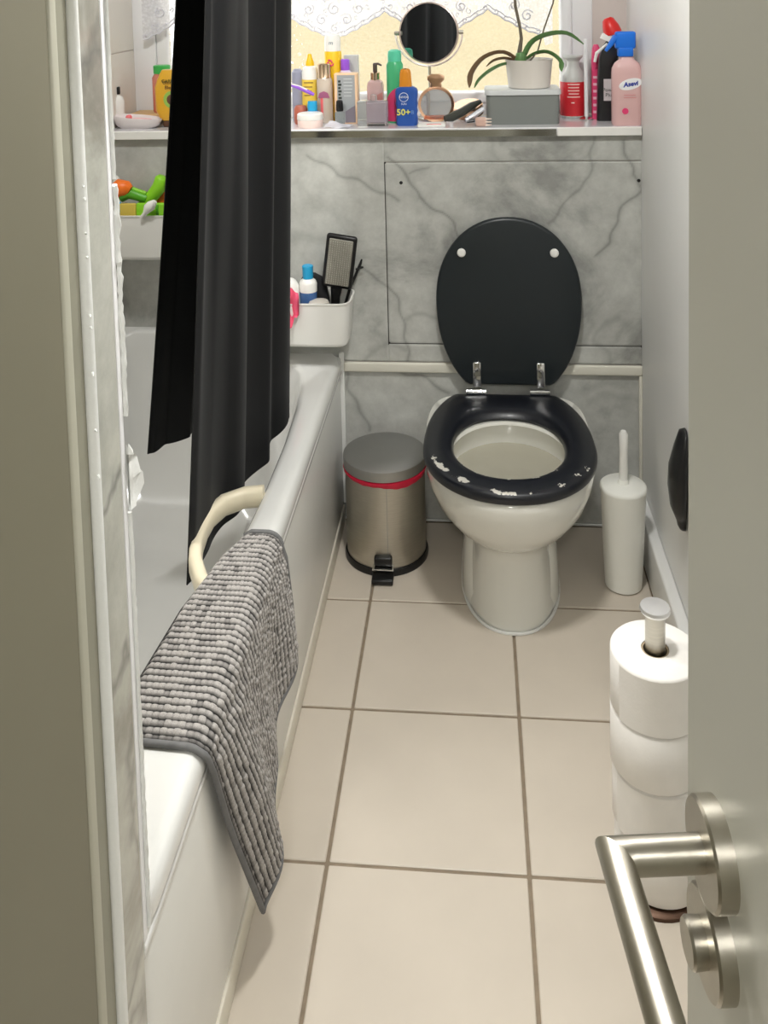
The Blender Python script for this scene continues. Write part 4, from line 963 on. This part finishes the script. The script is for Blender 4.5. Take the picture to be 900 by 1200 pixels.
# yellow dry shampoo can
y = .50; x = at(390.5, 80, y).x; k = scale_at(y)
t = bottle('dry_shampoo_can', 'tall yellow aerosol can with a white cap behind the champagne capped bottle', 'can', x, y, ZS, [('can', [(10*k, 0), (10.3*k, 2*k), (10.3*k, 80*k), (9.5*k, 82*k)], yellow_p, {}), ('cap', [(9.6*k, 82*k), (9.6*k, 97*k), (8.5*k, 101*k), (5*k, 102*k)], white_p, {})])
sw = MB()
for j, (a0, r0_) in enumerate(((0, 5.5), (2.1, 5.5), (4.2, 5.0))):
    pts = [(x-2*k+math.cos(a0+u*2.2)*r0_*k*(.35+.5*u), y-10.6*k+(.9*k if True else 0)*0-.0002, ZS+68*k+math.sin(a0+u*2.2)*r0_*k*(.35+.5*u)) for u in np.linspace(0, 1, 8)]
    sw.tube(pts, [.0012+.0012*math.sin(PI*i/7) for i in range(8)], 6)
part(sw, 'logo', pink_p, t)
text('lettering', 'm', .016, (x-.5*k, y-10*k, ZS+92*k), mat('grey blue ink', (120, 132, 150), .5), t)
# champagne capped bottle
y = .455; x = at(380.5, 100, y).x; k = scale_at(y)
t = bottle('serum_bottle', 'clear serum bottle with a champagne metal cap between yellow cap and carton', 'bottle', x, y, ZS, [
    ('body', [(9*k, 0), (9.4*k, 2*k), (9.4*k, 50*k), (8*k, 53*k)], mat('pale serum glass', (226, 214, 200), .15, trans=.35), {}),
    ('cap', [(8.2*k, 53*k), (7.6*k, 54*k), (7.6*k, 69*k), (6.8*k, 70*k)], gold, {})])
part(MB().box(x-4*k, x+1*k, y-.0215, y-.0205, ZS+6*k, ZS+30*k), 'label', mat('coral ink', (226, 100, 104), .5), t)
part(MB().loft([[Vector((x+u*k, y-.022+o, ZS+z_*k)) for u, z_ in ((-7, 30), (7, 30), (5, 36), (0, 38), (-5, 36))] for o in (0, .0008)]), 'emblem', mat('plum ink', (160, 92, 126), .5), t)
# yellow pointed cap bottle
y = .485; x = at(363.5, 90, y).x; k = scale_at(y)
t = bottle('yellow_lotion', 'white lotion bottle with a yellow label and pointed yellow cap by the curtain', 'bottle', x, y, ZS, [('body', [(9.5*k, 0), (10*k, 2*k), (10*k, 58*k), (8*k, 64*k), (5*k, 66*k)], white_p, {}), ('cap', [(5.2*k, 66*k), (5*k, 70*k), (3.4*k, 74*k), (2.4*k, 79*k), (1.4*k, 80*k)], yellow_p, {})])
part(MB().lathe([(10.15*k, 4*k), (10.15*k, 50*k)], (x, y, ZS), 32, False, False), 'label', mat('soft yellow label', (238, 206, 84), .4, var=.05), t)
mb_ = MB(); [mb_.box(x-6*k, x+(5-i)*k, y-10.4*k, y-10.1*k, ZS+(46-5*i)*k, ZS+(47.2-5*i)*k) for i in range(4)]
part(mb_, 'print', mat('ochre ink', (150, 120, 60), .5), t)
# grey tube at the curtain's edge
y = .49; x = at(349, 100, y).x; k = scale_at(y)
bottle('grey_tube', 'grey bottle half hidden behind the black curtain edge', 'bottle', x, y, ZS, [('body', [(7*k, 0), (7*k, 58*k), (4*k, 62*k)], mat('blue grey plastic', (150, 152, 170), .4), {})])
# toothbrush cup and brush
y = .415; x = at(366, 118, y).x; k = scale_at(y)
bottle('toothbrush_cup', 'bright blue cup behind the white jar by the curtain', 'cup', x, y, ZS, [('cup', [(6*k, 0), (6.6*k, 2*k), (6.8*k, 10*k), (5.4*k, 14*k), (6.2*k, 22*k), (5.4*k, 28*k), (5*k, 28*k)], cyan_p, {}), ('band', [(7*k, 9*k), (7.4*k, 11*k), (7.4*k, 15*k), (7*k, 16*k)], blue_p, {})])
t = thing('toothbrush', 'purple and white toothbrush leaning on the blue cup', 'toothbrush', tuple(at(355, 106, .40)))
part(MB().tube([at(340, 99.5, .40), at(350, 102.5, .40), at(362, 108, .402), at(368, 111, .404)], [.004, .0055, .0055, .004], 8), 'handle', purple_p, t)
part(MB().tube([at(341, 98.2, .398), at(352, 101.4, .398), at(360, 105.0, .398)], .0022, 6), 'stripe', white_p, t)
t = bottle('brown_pot', 'small reddish brown pot tucked between curtain and blue cup', 'pot', at(352, 118, .43).x, .43, ZS, [('body', [(7*k, 0), (8*k, 2*k), (8*k, 18*k), (6*k, 22*k)], mat('russet plastic', (176, 96, 76), .4), {})])
# white jar
y = .375; x = at(363.5, 133, y).x; k = scale_at(y)
t = bottle('cream_jar', 'round pinkish cream jar with a white lid at the sill edge', 'jar', x, y, ZS, [('jar', [(14.5*k, 0), (15.3*k, 1.5*k), (15.3*k, 8.5*k), (15*k, 9*k)], mat('pink jar', (236, 212, 204), .3, var=.05), {}), ('lid', [(15.6*k, 9*k), (15.8*k, 10*k), (15.4*k, 15.4*k), (14*k, 16.6*k), (.1*k, 16.8*k)], white_p, {})])
# sachet
q = at(395, 140, .355)
t = thing('sachet', 'crumpled silver white sachet lying before the silver carton', 'sachet', (q.x, .355, ZS))
rows = []
for i in range(9):
    u = i/8; row = []
    for j in range(5):
        v = j/4; row.append(Vector((q.x-.034+.064*u+.01*v, .338+.028*v+.012*(1-u), ZS+.003+.012*(1-u)*v+.002*math.sin(u*9+v*6))))
    rows.append(row)
part(MB().loft([r+[p_+Vector((0, 0, -.002)) for p_ in reversed(r)] for r in rows]), 'foil', mat('sachet foil', (222, 222, 232), .25, .3, var=.08, scale=60), t, 60)
t = thing('card', 'pale flat packet with red print lying under the round perfume', 'packet', tuple(at(505, 142, .36)))
part(MB().box(at(490, 140, .37).x, at(522, 140, .37).x, .345, .40, ZS, ZS+.006, .001), 'packet', white_p, t)
part(MB().box(at(500, 140, .36).x, at(517, 140, .36).x, .348, .360, ZS+.006, ZS+.0066), 'print', mat('salmon ink', (236, 150, 140), .5), t)

# left end of the sill
y = .42; x = at(136.5, 110, y).x; k = scale_at(y)
bottle('black_cap_bottle', 'white bottle with a black cap at the left end of the sill', 'bottle', x, y, ZS, [('body', [(8*k, 0), (9*k, 2*k), (9*k, 30*k), (7*k, 35*k), (3*k, 39*k)], white_p, {}), ('cap', [(4.2*k, 39*k), (4.6*k, 40*k), (4.6*k, 47*k), (4*k, 48*k)], black_p, {})])
q = at(161, 146, .385); k = scale_at(.385)
t = thing('soap_dish', 'white oval dish with a pink rim of soap inside at the left of the sill', 'dish', (q.x, .385, ZS))
def oval(sx, sy, z_, dz=0): return [Vector((q.x+sx*k*math.cos(a), .385+sy*math.sin(a), ZS+z_+dz*math.cos(a))) for a in [2*PI*i/40 for i in range(40)]]
part(MB().loft([oval(22, .026, 0), oval(27, .033, .010, -.002), oval(31, .040, .028, -.006), oval(30.4, .039, .031, -.006), oval(27, .034, .022, -.005), oval(20, .022, .012)]), 'dish', mat('translucent white dish', (238, 230, 230), .3, trans=.1), t, 60)
t2 = thing('soap', 'pale pink soap with a coral lump in the white oval dish', 'soap', (q.x, .385, ZS+.013))
part(MB().loft([[Vector((q.x+r*k*math.cos(a), .385+r*.001*math.sin(a), ZS+z_)) for a in [2*PI*i/28 for i in range(28)]] for r, z_ in ((18, .013), (20, .018), (18, .024), (10, .0265))]), 'bar', mat('pink soap', (244, 196, 200), .4, var=.05), t2, 60)
part(MB().lathe([(.0001, 0), (.008, .002), (.009, .007), (.006, .012), (.0001, .0135)], (q.x-9*k, .378, ZS+.024), 16), 'lump', mat('coral soap', (244, 120, 124), .4), t2)
xa, xb = at(152, 125, .47).x, at(212, 125, .47).x
t = thing('bamboo_tray', 'small bamboo tray on the sill behind the white dish', 'tray', ((xa+xb)/2, .49, ZS))
part(MB().box(xa, xb, .440, .545, ZS+.012, ZS+.028, .003), 'board', bamboo, t)
for xx in (xa+.01, xb-.01): part(MB().box(xx-.008, xx+.008, .445, .540, ZS, ZS+.012, .002), 'foot', brown_p, t)
y = .405; x = at(205, 110, y).x; k = scale_at(y)
t = thing('shampoo_bottle', 'golden yellow shampoo bottle on a brown cap beside the curtain', 'bottle', (x, y, ZS))
part(MB().box(x-14*k, x+14*k, y-.016, y+.016, ZS, ZS+8*k, .004), 'cap', brown_p, t)
part(MB().loft([rrect(x, y, w*k, .020*d, .014*d, ZS+z_*k) for w, z_, d in ((16, 8, .8), (19.5, 12, .95), (23, 20, 1), (23.4, 48, 1), (20, 58, .95), (16, 66, .88), (14, 69, .8))]), 'body', mustard, t)
part(MB().loft([[Vector((x-1*k+r*k*math.cos(a), y-.0206, ZS+33.5*k+r*k*math.sin(a))) for r in (6.5, 10.5)] for a in [2*PI*i/36 for i in range(36)]], False, False, closed=False, wrap=True), 'emblem', mat('avocado ink', (150, 190, 84), .5), t)
part(MB().loft([[Vector((x-1*k+r*k*math.cos(a), y-.0208+o, ZS+33.5*k+r*k*math.sin(a))) for a in [2*PI*i/28 for i in range(28)]] for r, o in ((6.4, 0), (6.2, -.0003))]), 'emblem_core', mat('avocado stone ink', (110, 74, 54), .5), t)
text('lettering', 'GARNIER', .0125, (x-1.5*k, y-.0212, ZS+61*k-.012), mat('dark green ink', (72, 84, 36), .5), t)
text('lettering', 'Ultimate\nBlends', .0135, (x-1.5*k, y-.0212, ZS+51*k), mat('brown ink', (104, 72, 30), .5), t)
y = .495; x = at(190.5, 100, y).x; k = scale_at(y)
bottle('green_cap_bottle', 'clear bottle of orange liquid with a green cap behind the golden shampoo', 'bottle', x, y, ZS+.028, [('body', [(11*k, 0), (12*k, 2*k), (12*k, 42*k), (9*k, 47*k)], peach, {}), ('cap', [(10*k, 47*k), (10.2*k, 48*k), (10.2*k, 56*k), (9*k, 57*k)], mat('leaf green cap', (64, 176, 84), .35), {})])

# ------------------------------------------------------------------ lace valance
lc = thing('lace_valance', 'white lace valance with a scalloped edge hanging in the window', 'curtain', (-.05, .525, 1.8))
LP = .286; LT = at(392, 40, .525).x
def lace_bottom(x):
    ph = ((x-LT)/LP+.5) % 1; u = abs(2*ph-1)          # 1 in the notch, 0 at the lobe's tip
    return 1.292+.072*(u**1.3)+.004*abs(math.sin((x-LT)/LP*PI*9))
lm = bpy.data.materials.new('white lace net'); lm.use_nodes = True; N = lm.node_tree.nodes; L = lm.node_tree.links
N.remove(N['Principled BSDF']); tr_ = N.new('ShaderNodeBsdfTranslucent'); tr_.inputs[0].default_value = srgb(250, 250, 252)
df = N.new('ShaderNodeBsdfDiffuse'); df.inputs[0].default_value = srgb(246, 246, 250); tp = N.new('ShaderNodeBsdfTransparent')
vo = N.new('ShaderNodeTexVoronoi'); vo.inputs['Scale'].default_value = 130; tc = N.new('ShaderNodeTexCoord'); L.new(tc.outputs['Object'], vo.inputs['Vector'])
mr = N.new('ShaderNodeMapRange'); mr.inputs[1].default_value = .1; mr.inputs[2].default_value = .7; mr.inputs[3].default_value = .05; mr.inputs[4].default_value = .30; L.new(vo.outputs['Distance'], mr.inputs[0])
m1 = N.new('ShaderNodeMixShader'); m1.inputs[0].default_value = .4; L.new(tr_.outputs[0], m1.inputs[1]); L.new(df.outputs[0], m1.inputs[2])
m2 = N.new('ShaderNodeMixShader'); L.new(mr.outputs[0], m2.inputs[0]); L.new(m1.outputs[0], m2.inputs[1]); L.new(tp.outputs[0], m2.inputs[2]); L.new(m2.outputs[0], N['Material Output'].inputs[0])
rows = []
for i in range(221):
    x = -.68+1.16*i/220; yy = .528+.006*math.sin(x*38)
    zb_ = lace_bottom(x) if x < .455 else 1.262+.3*(x-.455)
    rows.append([Vector((x, yy, zb_+(1.80-zb_)*j/20)) for j in range(21)])
part(MB().loft(rows, False, False, closed=False), 'net', lm, lc, 60)
em = MB()
thread = mat('lace thread', (218, 218, 226), .8, var=.02)
def curl(cx, cz, r, a0, turns, s_=1, th=.0022):
    n = 10; em.tube([(cx+r*(1-.75*i/n)*math.cos(a0+s_*turns*2*PI*i/n), .5245+.006*math.sin(cx*38), cz+r*(1-.75*i/n)*math.sin(a0+s_*turns*2*PI*i/n)) for i in range(n+1)], th, 4, False)
for i in range(221):
    pass
ed = [(-.68+1.13*i/300, .5250+.006*math.sin((-.68+1.13*i/300)*38), lace_bottom(-.68+1.13*i/300)) for i in range(301)]
em.tube(ed, .0024, 5); em.tube([(a, b, c_+.012) for a, b, c_ in ed], .0016, 4)
for k_ in range(40):
    x = -.67+1.11*k_/39; zb_ = lace_bottom(x); curl(x, zb_+.008, .0075, -PI/2, .8, 1 if k_ % 2 else -1)
for L_ in range(-3, 3):
    xc = LT+LP*(L_+1)
    for dx, dz, r, a0, s_ in ((0, .03, .014, 0, 1), (-.035, .055, .018, .5, 1), (.035, .055, .018, 2.6, -1), (-.07, .085, .016, 1, -1), (.07, .085, .016, 2.2, 1), (0, .085, .020, 1.5, 1), (-.025, .12, .014, 0, -1), (.025, .12, .014, 3, 1), (0, .16, .022, 0, 1), (-.08, .14, .02, 1, 1), (.08, .14, .02, 2, -1)):
        if -.66 < xc+dx < .44: curl(xc+dx, 1.292+dz, r, a0, 1.3, s_)
for i in range(150):
    x = -.66+1.09*random.random(); zb_ = lace_bottom(x)
    zz = zb_+.022+random.random()*.16
    curl(x, zz, .004+.006*random.random(), 6.28*random.random(), .9, random.choice((-1, 1)), .0014)
part(em, 'embroidery', thread, lc, 60)
